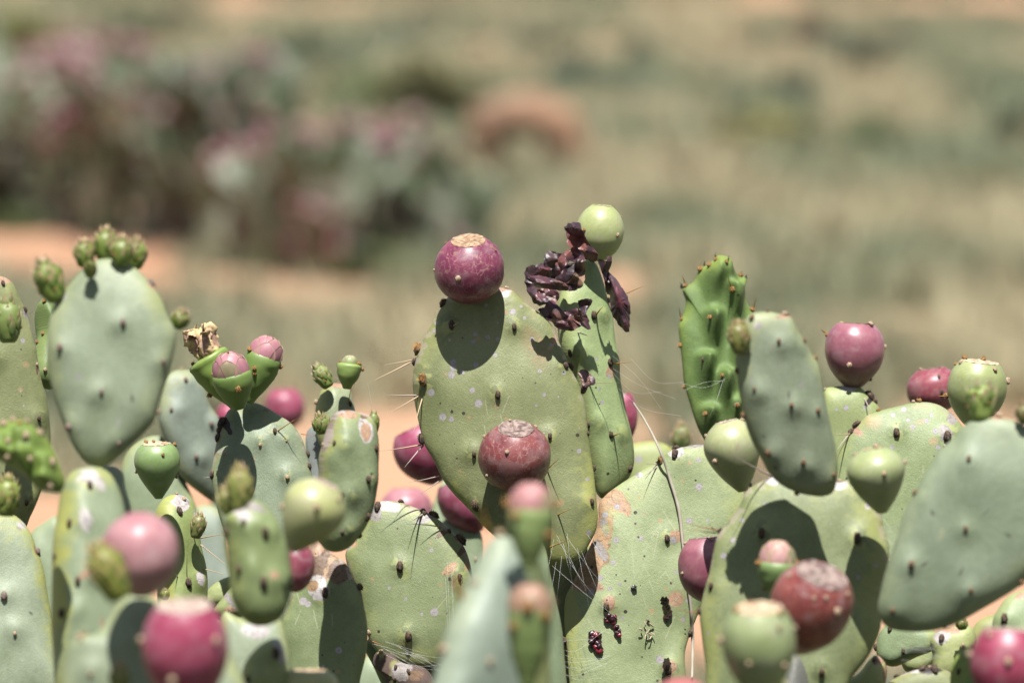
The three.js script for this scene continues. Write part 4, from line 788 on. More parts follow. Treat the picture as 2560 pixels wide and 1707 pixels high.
// --- central plant in focus
let mainPad;
{
  const p = cactus(1240, 1450, 4.05, 'sharp central cactus with two wine-red fruits on its tall spotted pad', 'prickly pear cacti in front');
  mainPad = pad(p, { d: 4.0, fine: 1, c: OL, pitch: 5, yaw: -4, th: 0.014, yellow: 0.75, specks: 45, scratch: 4, bend: -0.004, corkTop: 0.5, o: [[1122, 740], [1165, 718], [1205, 708], [1240, 716], [1278, 724], [1299, 740], [1322, 764], [1348, 781], [1373, 804], [1388, 832], [1403, 868], [1424, 912], [1440, 945], [1454, 979], [1464, 1018], [1469, 1071], [1477, 1136], [1485, 1188], [1490, 1241], [1495, 1290], [1490, 1325], [1476, 1355], [1452, 1392], [1417, 1407], [1367, 1406], [1310, 1395], [1250, 1352], [1205, 1311], [1181, 1283], [1161, 1262], [1134, 1235], [1108, 1201], [1085, 1154], [1061, 1113], [1051, 1081], [1043, 1045], [1033, 992], [1030, 950], [1033, 920], [1042, 884], [1058, 847], [1085, 800], [1104, 766]],
    a: [[1125, 815, 12], [1286, 818, 11], [1413, 912, 10], [1243, 984, 10], [1376, 1092, 10], [1184, 1134, 10], [1188, 1263, 14], [1480, 1254, 9], [1059, 951, 18, 'o']], e: [[1036, 868, 15, 'o'], [1033, 900, 9], [1110, 758, 13], [1052, 1094, 13], [1486, 1173, 8], [1470, 1082, 8], [1268, 719, 9, 'c'], [1425, 915, 9], [1250, 716, 8, 'c']],
    l: [[1217, 765, 5], [1284, 781, 8], [1304, 767, 4], [1313, 797, 4], [1092, 808, 5], [1086, 829, 5], [1126, 852, 4], [1190, 838, 6], [1197, 849, 7, 1], [1222, 846, 6], [1186, 857, 6], [1246, 850, 5], [1136, 908, 8], [1137, 922, 8], [1131, 939, 8], [1159, 934, 6], [1193, 916, 7], [1241, 891, 5], [1332, 850, 5], [1353, 852, 6, 1], [1379, 863, 5], [1352, 931, 5], [1411, 934, 5], [1200, 1012, 10], [1184, 979, 7], [1109, 1044, 9], [1131, 1050, 7], [1245, 1019, 6, 1], [1079, 983, 9], [1132, 942, 8], [1363, 990, 5], [1449, 1128, 6], [1470, 1199, 5], [1404, 1259, 10, 1], [1473, 1332, 6], [1176, 1046, 5, 1], [1118, 937, 5, 1], [1152, 1180, 5, 1]],
    b: [[1259, 722, 38, 9, 0.1, 'p'], [1266, 736, 14, 8, 0.6, 'w'], [1335, 788, 12, 5, 0.8, 'm', 0], [1345, 880, 30, 60, 0.3, 'm', 0], [1320, 850, 20, 40, 0, 'm', 0], [1388, 850, 8, 32, -0.5, 't'], [1268, 783, 5, 5, 0, 'm'], [1480, 1250, 12, 12, 0, 't', 0], [1045, 985, 8, 30, 0.1, 'b', 0]],
    sp: [[1031, 900, 960, 912, TAN, 0.01, 2], [1031, 903, 918, 958, TAN, 0.015, 2.4], [1048, 988, 951, 986, GRY, 0.008, 2.2], [1050, 988, 970, 1034, TAN, 0.02, 2.4], [1058, 988, 1034, 1078, TAN, 0.03, 2.4], [1052, 1112, 944, 1128, TAN, 0.012, 2.4], [1058, 1113, 1011, 1168, GRY, 0.02, 2.8], [1098, 1190, 1015, 1207, GRY, -0.01, 2], [1104, 1198, 1043, 1239, GRY, 0, 2], [1362, 1180, 1400, 1145, AMB, 0.02, 2.2], [1388, 1290, 1433, 1270, AMB, 0.02, 2.2], [1362, 1374, 1431, 1346, AMB, 0.03, 2.8], [1128, 818, 1148, 806, TAN, 0.015, 2.4]] });
  fruit(p, { base: [1178, 752], top: [1170, 602], w: 174, d: 3.993, lean: 0.45, prof: 'barrel', n: 96, K: 64, c1: [0.165, 0.028, 0.066], c2: [0.26, 0.058, 0.105], blem: 0.9, tex: 1, rough: 0.42, scar: 'tan', dip: 0.03, g: [[1145, 695, 11], [1087, 675, 5], [1115, 608, 5, 'a'], [1239, 626, 5, 'a']] });
  fruit(p, { base: [1283, 1220], top: [1290, 1072], w: 180, d: 3.965, lean: 0.52, prof: 'barrel', n: 96, K: 64, c1: [0.16, 0.035, 0.04], c2: [0.25, 0.07, 0.066], blem: 0.9, tex: 1, rough: 0.36, scar: 'grey', dip: 0.09, g: [[1270, 1130, 10], [1207, 1090, 7], [1272, 1038, 6], [1340, 1066, 6], [1218, 1190, 6]] });
  // pads and fruits behind its left side
  fruit(p, { base: [1096, 1206], top: [1030, 1072], w: 146, d: 4.4, prof: 'tun', c1: [0.24, 0.035, 0.08], c2: [0.33, 0.065, 0.125], scar: 'grey' });
  fruit(p, { base: [1016, 1345], top: [1014, 1222], w: 136, d: 4.62, prof: 'barrel', c1: [0.34, 0.11, 0.14], c2: [0.44, 0.2, 0.22] });
  fruit(p, { base: [1196, 1330], top: [1128, 1205], w: 116, d: 4.32, prof: 'tun', c1: DP, c2: [0.34, 0.09, 0.15] });
  pad(p, { d: 4.5, c: PA, o: [[1112, 1198], [1140, 1230], [1165, 1290], [1170, 1400], [1060, 1400], [1075, 1290]], e: [[1110, 1222, 7, 'c']] });
  pad(p, { d: 4.32, c: PA, yellow: 1, o: [[1100, 1312], [1130, 1292], [1165, 1290], [1195, 1315], [1208, 1360], [1205, 1430], [1180, 1500], [1120, 1500], [1100, 1400]], e: [[1175, 1295, 9, 'c'], [1190, 1400, 8, 'c']] });
  // lower middle pad with needle shadows
  pad(p, { d: 4.03, fine: 1, corkTop: 0.6, c: [0.2, 0.243, 0.104], pitch: 8, yaw: -6, yellow: 0.45, specks: 22, scratch: 1, o: [[940, 1256], [995, 1254], [1020, 1262], [1079, 1287], [1110, 1310], [1141, 1341], [1163, 1372], [1178, 1420], [1185, 1480], [1180, 1550], [1160, 1610], [1120, 1655], [1070, 1668], [1010, 1662], [960, 1646], [925, 1604], [908, 1540], [893, 1480], [868, 1415], [864, 1380], [890, 1342], [915, 1300]],
    a: [[1002, 1418, 12], [1148, 1442, 12], [1021, 1592, 14]], e: [[945, 1266, 12], [1005, 1256, 11], [1060, 1281, 13], [1085, 1292, 14], [1150, 1352, 17], [1125, 1330, 9], [922, 1580, 9, 'c'], [896, 1480, 8], [1099, 1317, 7, 'c']], l: [[935, 1451, 6, 1], [1082, 1378, 5], [1081, 1361, 4, 1], [1107, 1466, 5, 1], [1090, 1533, 10], [1058, 1538, 4], [1018, 1500, 4]],
    b: [[960, 1266, 48, 14, -0.1, 'w'], [940, 1285, 16, 22, 0.5, 'g'], [1075, 1294, 40, 9, 0.45, 'g'], [1120, 1325, 40, 8, 0.75, 'b'], [1160, 1375, 26, 7, 1.0, 'b'], [1130, 1425, 26, 12, 0.8, 't'], [1140, 1460, 9, 30, -0.2, 't', 0], [880, 1358, 16, 11, -0.6, 't'], [1172, 1410, 7, 20, -0.2, 't'], [1018, 1440, 14, 22, -0.3, 'y', 0]],
    sp: [[921, 1598, 1012, 1611, RED, 0.015, 2.6], [921, 1600, 958, 1613, RED, 0.02, 2], [1060, 1284, 1022, 1306, GRY, 0.04, 3.2]] });
  // bark-covered old pad below
  {
    const m = pad(p, { d: 4.0, fine: 1, c: [0.1, 0.068, 0.05], yellow: 0, waves: 3, knob: 0.004, o: [[940, 1630], [975, 1632], [1005, 1655], [1060, 1668], [1085, 1700], [1090, 1800], [985, 1800], [960, 1692], [932, 1660]], a: [[953, 1630, 9, 'c'], [988, 1668, 8], [986, 1697, 9], [1020, 1680, 7], [1040, 1720, 8]], b: [[1005, 1680, 30, 24, 0.4, 'g'], [1040, 1690, 20, 14, 0, 'b']], rough: 0.9, label: 'old pad covered in brown bark' });
  }
  pad(p, { d: 4.08, c: [0.1, 0.15, 0.045], o: [[905, 1600], [1000, 1630], [1110, 1640], [1120, 1800], [990, 1760], [930, 1660]] });
  pad(p, { d: 4.5, c: PA, o: [[860, 1800], [905, 1650], [930, 1640], [1000, 1700], [1020, 1800]] });
  // slim pad turned edge-on behind, with a green fruit on top
  pad(p, { d: 4.07, fine: 1, c: [0.28, 0.36, 0.145], yaw: 30, pitch: 5, th: 0.015, yellow: 0.45, specks: 20, o: [[1468, 650], [1486, 654], [1498, 679], [1510, 730], [1522, 776], [1529, 847], [1536, 899], [1543, 957], [1561, 1050], [1577, 1125], [1576, 1178], [1552, 1215], [1505, 1247], [1485, 1200], [1462, 1100], [1432, 950], [1405, 870], [1398, 800], [1402, 740], [1430, 690], [1452, 660]],
    a: [[1486, 789, 10], [1526, 906, 11], [1427, 884, 9], [1529, 1086, 11], [1470, 1060, 8]], e: [[1520, 752, 9, 'c'], [1575, 1171, 9], [1484, 650, 7, 'c']], l: [[1502, 942, 12, 1], [1480, 1010, 5], [1540, 1120, 4, 1], [1497, 945, 6]], b: [[1502, 936, 17, 16, 0, 'p'], [1526, 918, 5, 22, 0.2, 'p'], [1480, 690, 5, 8, 0, 'y', 0]],
    sp: [[1487, 792, 1508, 766, AMB, 0.02, 3.4], [1527, 910, 1583, 905, AMB, 0.03, 2.8], [1520, 755, 1612, 714, AMB, 0.02, 2.8], [1484, 650, 1530, 630, AMB, 0.02, 2.8], [1440, 829, 1490, 846, GRY, 0.03, 2], [1456, 957, 1551, 957, TAN, 0.03, 1.8], [1530, 1090, 1554, 1083, AMB, 0.015, 3]] });
  fruit(p, { base: [1493, 652], top: [1506, 514], w: 122, d: 4.06, lean: 0.1, prof: 'ovo', n: 64, c1: [0.34, 0.385, 0.15], c2: [0.4, 0.43, 0.2], scar: 'green', dip: 0.03, g: [[1544, 588, 9], [1559, 539, 5], [1461, 572, 8, 'a']] });
  fruit(p, { base: [1570, 1100], top: [1556, 985], w: 66, d: 4.3, prof: 'tun', c1: DP, c2: MAG2 });
  pad(p, { d: 4.05, c: OL, o: [[1250, 1380], [1400, 1380], [1470, 1360], [1480, 1800], [1250, 1800]] });
}
// --- strongly blurred plant at the bottom centre
{
  const p = cactus(1250, 1750, 3.0, 'strongly blurred pale cactus at the bottom centre with pink-tipped flower buds', 'prickly pear cacti in front');
  pad(p, { d: 3.15, c: [0.27, 0.33, 0.24], yaw: 38, pitch: 4, th: 0.018, yellow: 0.2, o: [[1240, 1343], [1262, 1340], [1285, 1355], [1300, 1420], [1310, 1520], [1312, 1620], [1300, 1800], [1080, 1800], [1103, 1674], [1114, 1618], [1134, 1548], [1156, 1508], [1176, 1469], [1195, 1424], [1218, 1379]], e: [[1250, 1336, 18, 'c'], [1187, 1462, 13, 'c'], [1110, 1627, 15, 'c'], [1231, 1654, 15, 'c']], sp: [[1216, 1320, 1205, 1256, AMB, 0.01, 8], [1158, 1500, 1126, 1418, AMB, 0.01, 9]] });
  pad(p, { d: 3.22, c: [0.13, 0.17, 0.075], yaw: -30, th: 0.02, o: [[1280, 1380], [1330, 1380], [1350, 1500], [1352, 1650], [1340, 1800], [1270, 1800]] });
  flowerBud(p, { base: [1322, 1420], top: [1328, 1262], w: 112, d: 3.12, dome: 0.92, tones: [[0.46, 0.21, 0.21], [0.5, 0.3, 0.24]], greenish: 0.2, c: [0.2, 0.3, 0.1], g: [[1272, 1262, 20, 'a'], [1336, 1262, 20, 'a'], [1385, 1258, 18, 'a'], [1292, 1290, 14, 'a'], [1366, 1334, 17, 'a']] });
  flowerBud(p, { base: [1318, 1720], top: [1326, 1512], w: 112, d: 3.09, dome: 0.92, tones: [[0.36, 0.23, 0.14], [0.44, 0.19, 0.19]], c: [0.13, 0.2, 0.06], g: [[1285, 1445, 20, 'a'], [1319, 1525, 20, 'a'], [1363, 1538, 19, 'a'], [1286, 1568, 18, 'a'], [1376, 1490, 20, 'a'], [1283, 1490, 16, 'a']] });
  pad(p, { d: 3.86, c: [0.21, 0.27, 0.14], yaw: 40, o: [[1330, 1350], [1352, 1350], [1366, 1420], [1378, 1478], [1395, 1560], [1402, 1620], [1398, 1800], [1250, 1800], [1280, 1500]] });
}
// --- spotted pad right of the centre
let spottedPad;
{
  const p = cactus(1620, 1500, 4.08, 'cactus with a broad pale pad speckled with dark crumbs and a brown edge scar', 'prickly pear cacti in front');
  spottedPad = pad(p, { d: 4.03, fine: 1, c: LI, pitch: 10, yaw: 4, yellow: 0.7, specks: 60, scratch: 16, o: [[1430, 1760], [1418, 1636], [1411, 1553], [1414, 1494], [1434, 1452], [1455, 1406], [1481, 1352], [1496, 1301], [1498, 1259], [1515, 1237], [1548, 1212], [1581, 1191], [1615, 1170], [1648, 1149], [1682, 1124], [1715, 1116], [1761, 1112], [1812, 1150], [1850, 1200], [1866, 1260], [1850, 1340], [1800, 1430], [1762, 1500], [1732, 1570], [1713, 1630], [1705, 1790], [1440, 1800]],
    a: [[1669, 1343, 13], [1520, 1516, 14], [1673, 1674, 14], [1690, 1136, 13]], e: [[1411, 1600, 12], [1652, 1153, 12, 'o'], [1686, 1118, 10], [1728, 1580, 10]],
    l: [[1746, 1220, 9, 0], [1704, 1205, 5, 1], [1723, 1159, 6, 1], [1745, 1152, 6], [1721, 1305, 8], [1648, 1305, 7, 1], [1767, 1305, 4], [1538, 1354, 8], [1600, 1350, 6], [1530, 1410, 6], [1498, 1449, 7], [1476, 1483, 8], [1521, 1476, 5], [1546, 1465, 4], [1705, 1551, 6], [1647, 1652, 10], [1626, 1532, 8, 1], [1680, 1355, 9], [1586, 1285, 5, 2], [1595, 1247, 4, 1], [1512, 1289, 8], [1540, 1247, 9, 1], [1541, 1270, 7], [1607, 1288, 4, 1], [1697, 1652, 4, 1], [1737, 1204, 3, 2], [1593, 1347, 3, 2], [1560, 1457, 3, 2], [1561, 1533, 5, 2], [1586, 1313, 3, 2], [1608, 1395, 3, 2], [1590, 1237, 3]],
    b: [[1535, 1250, 56, 26, -0.75, 't'], [1505, 1310, 22, 54, 0.25, 'p'], [1478, 1378, 34, 56, 0.5, 'm'], [1456, 1420, 32, 46, 0.55, 'm'], [1455, 1462, 60, 20, -0.3, 'p'], [1518, 1258, 40, 26, -0.5, 't'], [1502, 1296, 30, 44, 0.1, 't'], [1490, 1342, 34, 44, 0.3, 't'], [1474, 1392, 38, 44, 0.5, 't'], [1462, 1432, 42, 34, 0.4, 'm'], [1500, 1380, 12, 30, 0.4, 'g'], [1510, 1318, 10, 24, 0.2, 'g'], [1545, 1262, 20, 14, -0.7, 'p'], [1525, 1285, 22, 26, 0.3, 'y', 0], [1515, 1325, 16, 20, 0, 'y', 0], [1690, 1344, 22, 16, 0, 'p'], [1688, 1500, 27, 27, 0, 'm', 0], [1686, 1502, 17, 17, 0, 'p'], [1520, 1512, 17, 22, 0, 'p'], [1673, 1670, 17, 20, 0.2, 'p'], [1690, 1130, 18, 16, 0, 'w'], [1735, 1115, 32, 6, 0, 'g'], [1597, 1188, 10, 9, 0, 'w'], [1414, 1640, 6, 40, 0, 'b']],
    sp: [[1652, 1160, 1612, 1160, GRY, 0.012, 2.2], [1650, 1162, 1608, 1192, GRY, 0.02, 2.2]] });
  pad(p, { d: 4.4, c: YG, yellow: 1, o: [[1560, 1125], [1590, 1108], [1640, 1104], [1672, 1115], [1695, 1150], [1690, 1230], [1580, 1230]], l: [[1596, 1152, 9]] });
  youngBud(p, { base: [1702, 1130], top: [1704, 1062], w: 50, d: 4.5, c: [0.15, 0.22, 0.06], tip: [0.42, 0.3, 0.16], body: 0.4 });
  pad(p, { d: 4.55, c: OL, o: [[1660, 1130], [1740, 1120], [1780, 1160], [1760, 1260], [1660, 1260]] });
  // young ribbed pad
  pad(p, { d: 4.16, fine: 1, c: [0.125, 0.2, 0.05], rough: 0.66, young: 0.02, pitch: 10, yaw: 8, th: 0.012, yellow: 0.5, yc: [0.3, 0.36, 0.05], specks: 8, o: [[1791, 640], [1822, 645], [1832, 668], [1847, 690], [1866, 694], [1862, 722], [1867, 755], [1882, 776], [1895, 790], [1888, 850], [1880, 920], [1866, 990], [1852, 1050], [1840, 1112], [1775, 1114], [1758, 1091], [1745, 1066], [1728, 1014], [1713, 961], [1706, 898], [1700, 845], [1698, 812], [1710, 782], [1716, 747], [1708, 722], [1722, 712], [1738, 700], [1748, 672], [1766, 664], [1782, 652]],
    a: [[1774, 666, 9, 'a'], [1793, 648, 9, 'a'], [1818, 654, 9, 'a'], [1835, 722, 10, 'a'], [1778, 792, 9, 'a'], [1808, 942, 9, 'a'], [1768, 1032, 9, 'a'], [1847, 1012, 9, 'a'], [1848, 880, 8, 'a'], [1760, 900, 6, 'd']],
    e: [[1753, 674, 9, 'a'], [1716, 715, 10, 'a'], [1852, 691, 11, 'a'], [1882, 778, 10, 'a'], [1702, 862, 10, 'a'], [1709, 968, 9, 'a'], [1705, 800, 7, 'a']],
    sp: [[1714, 712, 1706, 684, AMB, 0.004, 2.4], [1704, 798, 1698, 764, TAN, 0.004, 3.4], [1830, 720, 1820, 690, AMB, 0.015, 2.6], [1885, 775, 1891, 740, AMB, 0.004, 2.4], [1705, 718, 1703, 706, GRY, 0.004, 5], [1864, 694, 1868, 684, GRY, 0.004, 5], [1790, 642, 1790, 632, GRY, 0.004, 4], [1821, 650, 1823, 640, GRY, 0.004, 4], [1762, 662, 1762, 650, GRY, 0.004, 4], [1856, 690, 1855, 674, AMB, 0.01, 2]] });
}
// --- foreground right: oblong pad on a broad shaded pad, three fruits
{
  const p = cactus(1980, 1500, 3.7, 'cactus with an oblong pad shading the broad pad below and a rough-topped red fruit', 'prickly pear cacti in front');
  pad(p, { d: 3.685, ak: 'b', specks: 12, c: [0.24, 0.285, 0.175], pitch: -6, yaw: 6, th: 0.014, yellow: 0.35, o: [[1876, 786], [1906, 780], [1927, 780], [1955, 786], [1978, 792], [1994, 822], [2012, 852], [2033, 888], [2048, 912], [2057, 951], [2068, 1021], [2078, 1066], [2091, 1126], [2094, 1190], [2083, 1231], [2060, 1241], [2021, 1238], [1987, 1229], [1951, 1210], [1923, 1182], [1903, 1146], [1881, 1104], [1864, 1056], [1850, 986], [1843, 933], [1842, 880], [1850, 840], [1860, 810]],
    a: [[1949, 854, 9], [2008, 852, 8], [1889, 975, 9], [1978, 1014, 9], [2045, 1028, 9], [1920, 1131, 10], [2012, 1161, 9], [2085, 1187, 8]], e: [[1996, 1234, 10], [1920, 776, 10], [1966, 786, 12, 'c'], [1884, 795, 11], [2038, 892, 7, 'a'], [1846, 925, 9], [1862, 1040, 10]], b: [[1890, 812, 12, 9, 0, 'w'], [1960, 790, 24, 5, 0.1, 'p']] });
  youngBud(p, { base: [1852, 884], top: [1846, 806], w: 56, d: 3.665, c: [0.16, 0.19, 0.04], tip: [0.34, 0.24, 0.1], body: 0.5 });
  pad(p, { d: 3.76, fine: 1, c: [0.21, 0.25, 0.11], pitch: 6, yaw: -6, th: 0.016, corkTop: 0.5, yellow: 0.6, specks: 12, o: [[1935, 1192], [1908, 1202], [1868, 1227], [1848, 1267], [1814, 1314], [1797, 1334], [1787, 1365], [1774, 1432], [1760, 1482], [1750, 1533], [1755, 1590], [1764, 1660], [1784, 1800], [2080, 1800], [2130, 1697], [2166, 1650], [2188, 1610], [2203, 1566], [2202, 1516], [2211, 1449], [2222, 1405], [2224, 1365], [2211, 1321], [2201, 1277], [2184, 1252], [2157, 1217], [2133, 1202], [2096, 1204], [2020, 1196]],
    a: [[2147, 1348, 13], [1908, 1331, 12], [1779, 1466, 10], [2054, 1676, 11]], e: [[2104, 1196, 12, 'c'], [2126, 1205, 9], [2186, 1250, 13, 'a'], [2224, 1400, 7, 'c'], [1796, 1322, 8], [1752, 1530, 8], [2202, 1520, 9, 'c']], l: [[1857, 1302, 6], [1835, 1352, 7], [1811, 1391, 8], [2192, 1414, 6], [2148, 1445, 6], [1773, 1584, 4], [1914, 1262, 4]], b: [[1928, 1202, 18, 12, -0.4, 'w'], [2100, 1212, 20, 14, 0, 'w'], [2180, 1250, 12, 30, -0.5, 'w'], [1800, 1330, 5, 30, 0.5, 'b', 0]],
    sp: [[1935, 1192, 1822, 1132, GRY, 0.05, 3], [1796, 1326, 1702, 1303, RED, 0.02, 2], [1790, 1332, 1702, 1320, RED, 0.015, 1.6], [1792, 1328, 1770, 1306, GRY, 0.02, 1.6], [1752, 1533, 1690, 1524, RED, 0.02, 2]] });
  fruit(p, { base: [1858, 1228], top: [1816, 1054], w: 142, d: 3.87, lean: 0.05, prof: 'drop', c1: [0.34, 0.37, 0.17], c2: [0.4, 0.42, 0.21], scar: 'pink', dip: 0.03, g: [[1789, 1151, 9], [1862, 1040, 8], [1880, 1212, 8], [1757, 1088, 8]] });
  fruit(p, { base: [2207, 1282], top: [2184, 1122], w: 146, d: 3.7, lean: 0.1, prof: 'drop', c1: [0.31, 0.36, 0.16], c2: [0.37, 0.41, 0.2], scar: 'green', dip: 0.04, g: [[2191, 1114, 9], [2265, 1157, 9], [2209, 1182, 9], [2132, 1128, 9]] });
  fruit(p, { base: [1988, 1625], top: [2056, 1438], w: 206, d: 3.52, lean: 0.5, prof: 'tun', n: 96, K: 56, tex: 1, rough: 0.3, blem: 0.7, c1: [0.18, 0.038, 0.036], c2: [0.27, 0.075, 0.06], scar: 'grey', dip: 0.02, g: [[2094, 1530, 13], [1976, 1440, 10], [2101, 1446, 9], [2035, 1494, 8], [2065, 1493, 8], [2118, 1483, 9]] });
  flowerBud(p, { base: [1940, 1490], top: [1944, 1404], w: 100, d: 3.62, dome: 0.86, tall: 1.3, tones: ROSE, c: [0.15, 0.25, 0.08], greenish: 0.3, g: [[1900, 1412, 12], [1898, 1380, 9], [1930, 1404, 12], [1968, 1402, 11], [2002, 1398, 12], [1903, 1482, 8]] });
  fruit(p, { base: [1902, 1740], top: [1896, 1522], w: 184, d: 3.3, lean: 0.25, prof: 'tun', ribs: 0.03, c1: [0.27, 0.33, 0.14], c2: [0.33, 0.38, 0.19], scar: 'cream', g: [[1797, 1602, 14], [1950, 1573, 11, 'a'], [1994, 1567, 13], [1871, 1657, 12], [1962, 1664, 12], [1949, 1533, 11, 'a'], [1842, 1528, 11, 'a'], [1874, 1508, 9, 'a']] });
  pad(p, { d: 3.74, c: [0.15, 0.15, 0.125], yaw: 44, o: [[1968, 1640], [1985, 1628], [2003, 1640], [2008, 1800], [1955, 1800]] });
  fruit(p, { base: [1775, 1505], top: [1758, 1345], w: 140, d: 3.93, prof: 'barrel', c1: [0.23, 0.065, 0.095], c2: [0.33, 0.13, 0.155], scar: 'grey', dip: 0.02, g: [[1712, 1360, 7], [1779, 1350, 8], [1706, 1434, 7]] });
  fruit(p, { base: [1705, 1830], top: [1702, 1694], w: 150, d: 3.3, prof: 'egg', c1: [0.36, 0.1, 0.1], c2: [0.42, 0.16, 0.14] });
  youngBud(p, { base: [1937, 1740], top: [1937, 1684], w: 40, d: 3.4 });
}
// --- right, behind: round purple fruit, spotted pad, capped green fruit
{
  const p = cactus(2250, 1250, 4.1, 'cactus with a round dusty purple fruit and a capped green fruit on pale pads', 'prickly pear cacti in front');
  pad(p, { d: 4.13, fine: 1, c: [0.27, 0.325, 0.125], pitch: 8, yellow: 0.7, o: [[2058, 976], [2085, 967], [2115, 965], [2150, 968], [2176, 996], [2198, 1018], [2212, 1060], [2205, 1200], [2100, 1220], [2062, 1120]], e: [[2180, 985, 15], [2188, 1000, 12], [2062, 975, 6, 'c']], l: [[2114, 1024, 7], [2090, 1028, 4], [2161, 1023, 5]], b: [[2120, 972, 20, 10, 0, 'w'], [2176, 1000, 7, 26, -0.6, 'k']], sp: [[2158, 988, 2182, 1032, GRY, 0.02, 2.4]] });
  fruit(p, { base: [2133, 970], top: [2140, 812], w: 150, d: 4.135, lean: -0.05, prof: 'tun', n: 80, K: 60, tex: 1, rough: 0.33, c1: [0.28, 0.095, 0.125], c2: [0.37, 0.15, 0.18], foot: [0.22, 0.13, 0.09], scar: 'pink', dip: 0.05, g: [[2066, 834, 9, 'a'], [2106, 812, 10], [2176, 812, 10], [2211, 868, 10], [2126, 913, 10], [2180, 950, 5, 'd']], sp: [[2066, 832, 2052, 822, AMB, 0.01, 2.4]] });
  fruit(p, { base: [2345, 1032], top: [2330, 922], w: 138, d: 4.26, prof: 'barrel', c1: [0.24, 0.05, 0.07], c2: [0.31, 0.08, 0.1], blem: 0.6, scar: 'grey', dip: 0.05, g: [[2302, 920, 9], [2346, 943, 8, 'd'], [2358, 981, 8, 'd']] });
  pad(p, { d: 4.06, fine: 1, c: [0.24, 0.3, 0.13], pitch: 12, yellow: 0.6, specks: 45, scratch: 3, corkTop: 0.3, o: [[2096, 1140], [2120, 1092], [2146, 1063], [2166, 1041], [2196, 1029], [2245, 1016], [2292, 1006], [2340, 1010], [2375, 1030], [2410, 1070], [2435, 1120], [2440, 1220], [2400, 1330], [2320, 1430], [2220, 1450], [2150, 1390], [2100, 1280], [2088, 1200]],
    a: [[2242, 1084, 13], [2371, 1092, 15]], e: [[2144, 1066, 12], [2130, 1080, 10], [2302, 1004, 9, 'a'], [2196, 1026, 8, 'a'], [2285, 1006, 8, 'c'], [2360, 1115, 8, 'c']], l: [[2259, 1026, 7], [2232, 1042, 6], [2328, 1043, 5], [2315, 1058, 7], [2269, 1055, 5], [2280, 1073, 7], [2337, 1085, 8], [2331, 1110, 12, 1], [2228, 1126, 6], [2343, 1126, 6]], b: [[2363, 1090, 18, 28, 0.3, 'g'], [2136, 1076, 26, 9, -0.75, 'p'], [2305, 1020, 30, 6, 0.05, 't', 0], [2382, 1045, 14, 26, -0.4, 'g'], [2300, 1060, 20, 8, 0.2, 't', 0], [2180, 1060, 30, 26, 0, 't', 0]],
    sp: [[2135, 1084, 2084, 1086, TAN, 0.015, 2.4], [2130, 1078, 2094, 1124, GRY, 0.03, 3]] });
  fruit(p, { base: [2432, 1066], top: [2452, 905], w: 148, d: 4.0, lean: 0.12, prof: 'tun', n: 80, c1: [0.3, 0.34, 0.13], c2: [0.36, 0.4, 0.18], scar: 'cream', dip: 0.02, g: [[2405, 906, 10], [2486, 924, 9], [2519, 952, 11], [2360, 992, 9, 'a'], [2411, 885, 10, 'a'], [2460, 895, 10, 'a'], [2385, 905, 8, 'a']], sp: [[2360, 990, 2345, 990, AMB, 0.01, 1.8]] });
}
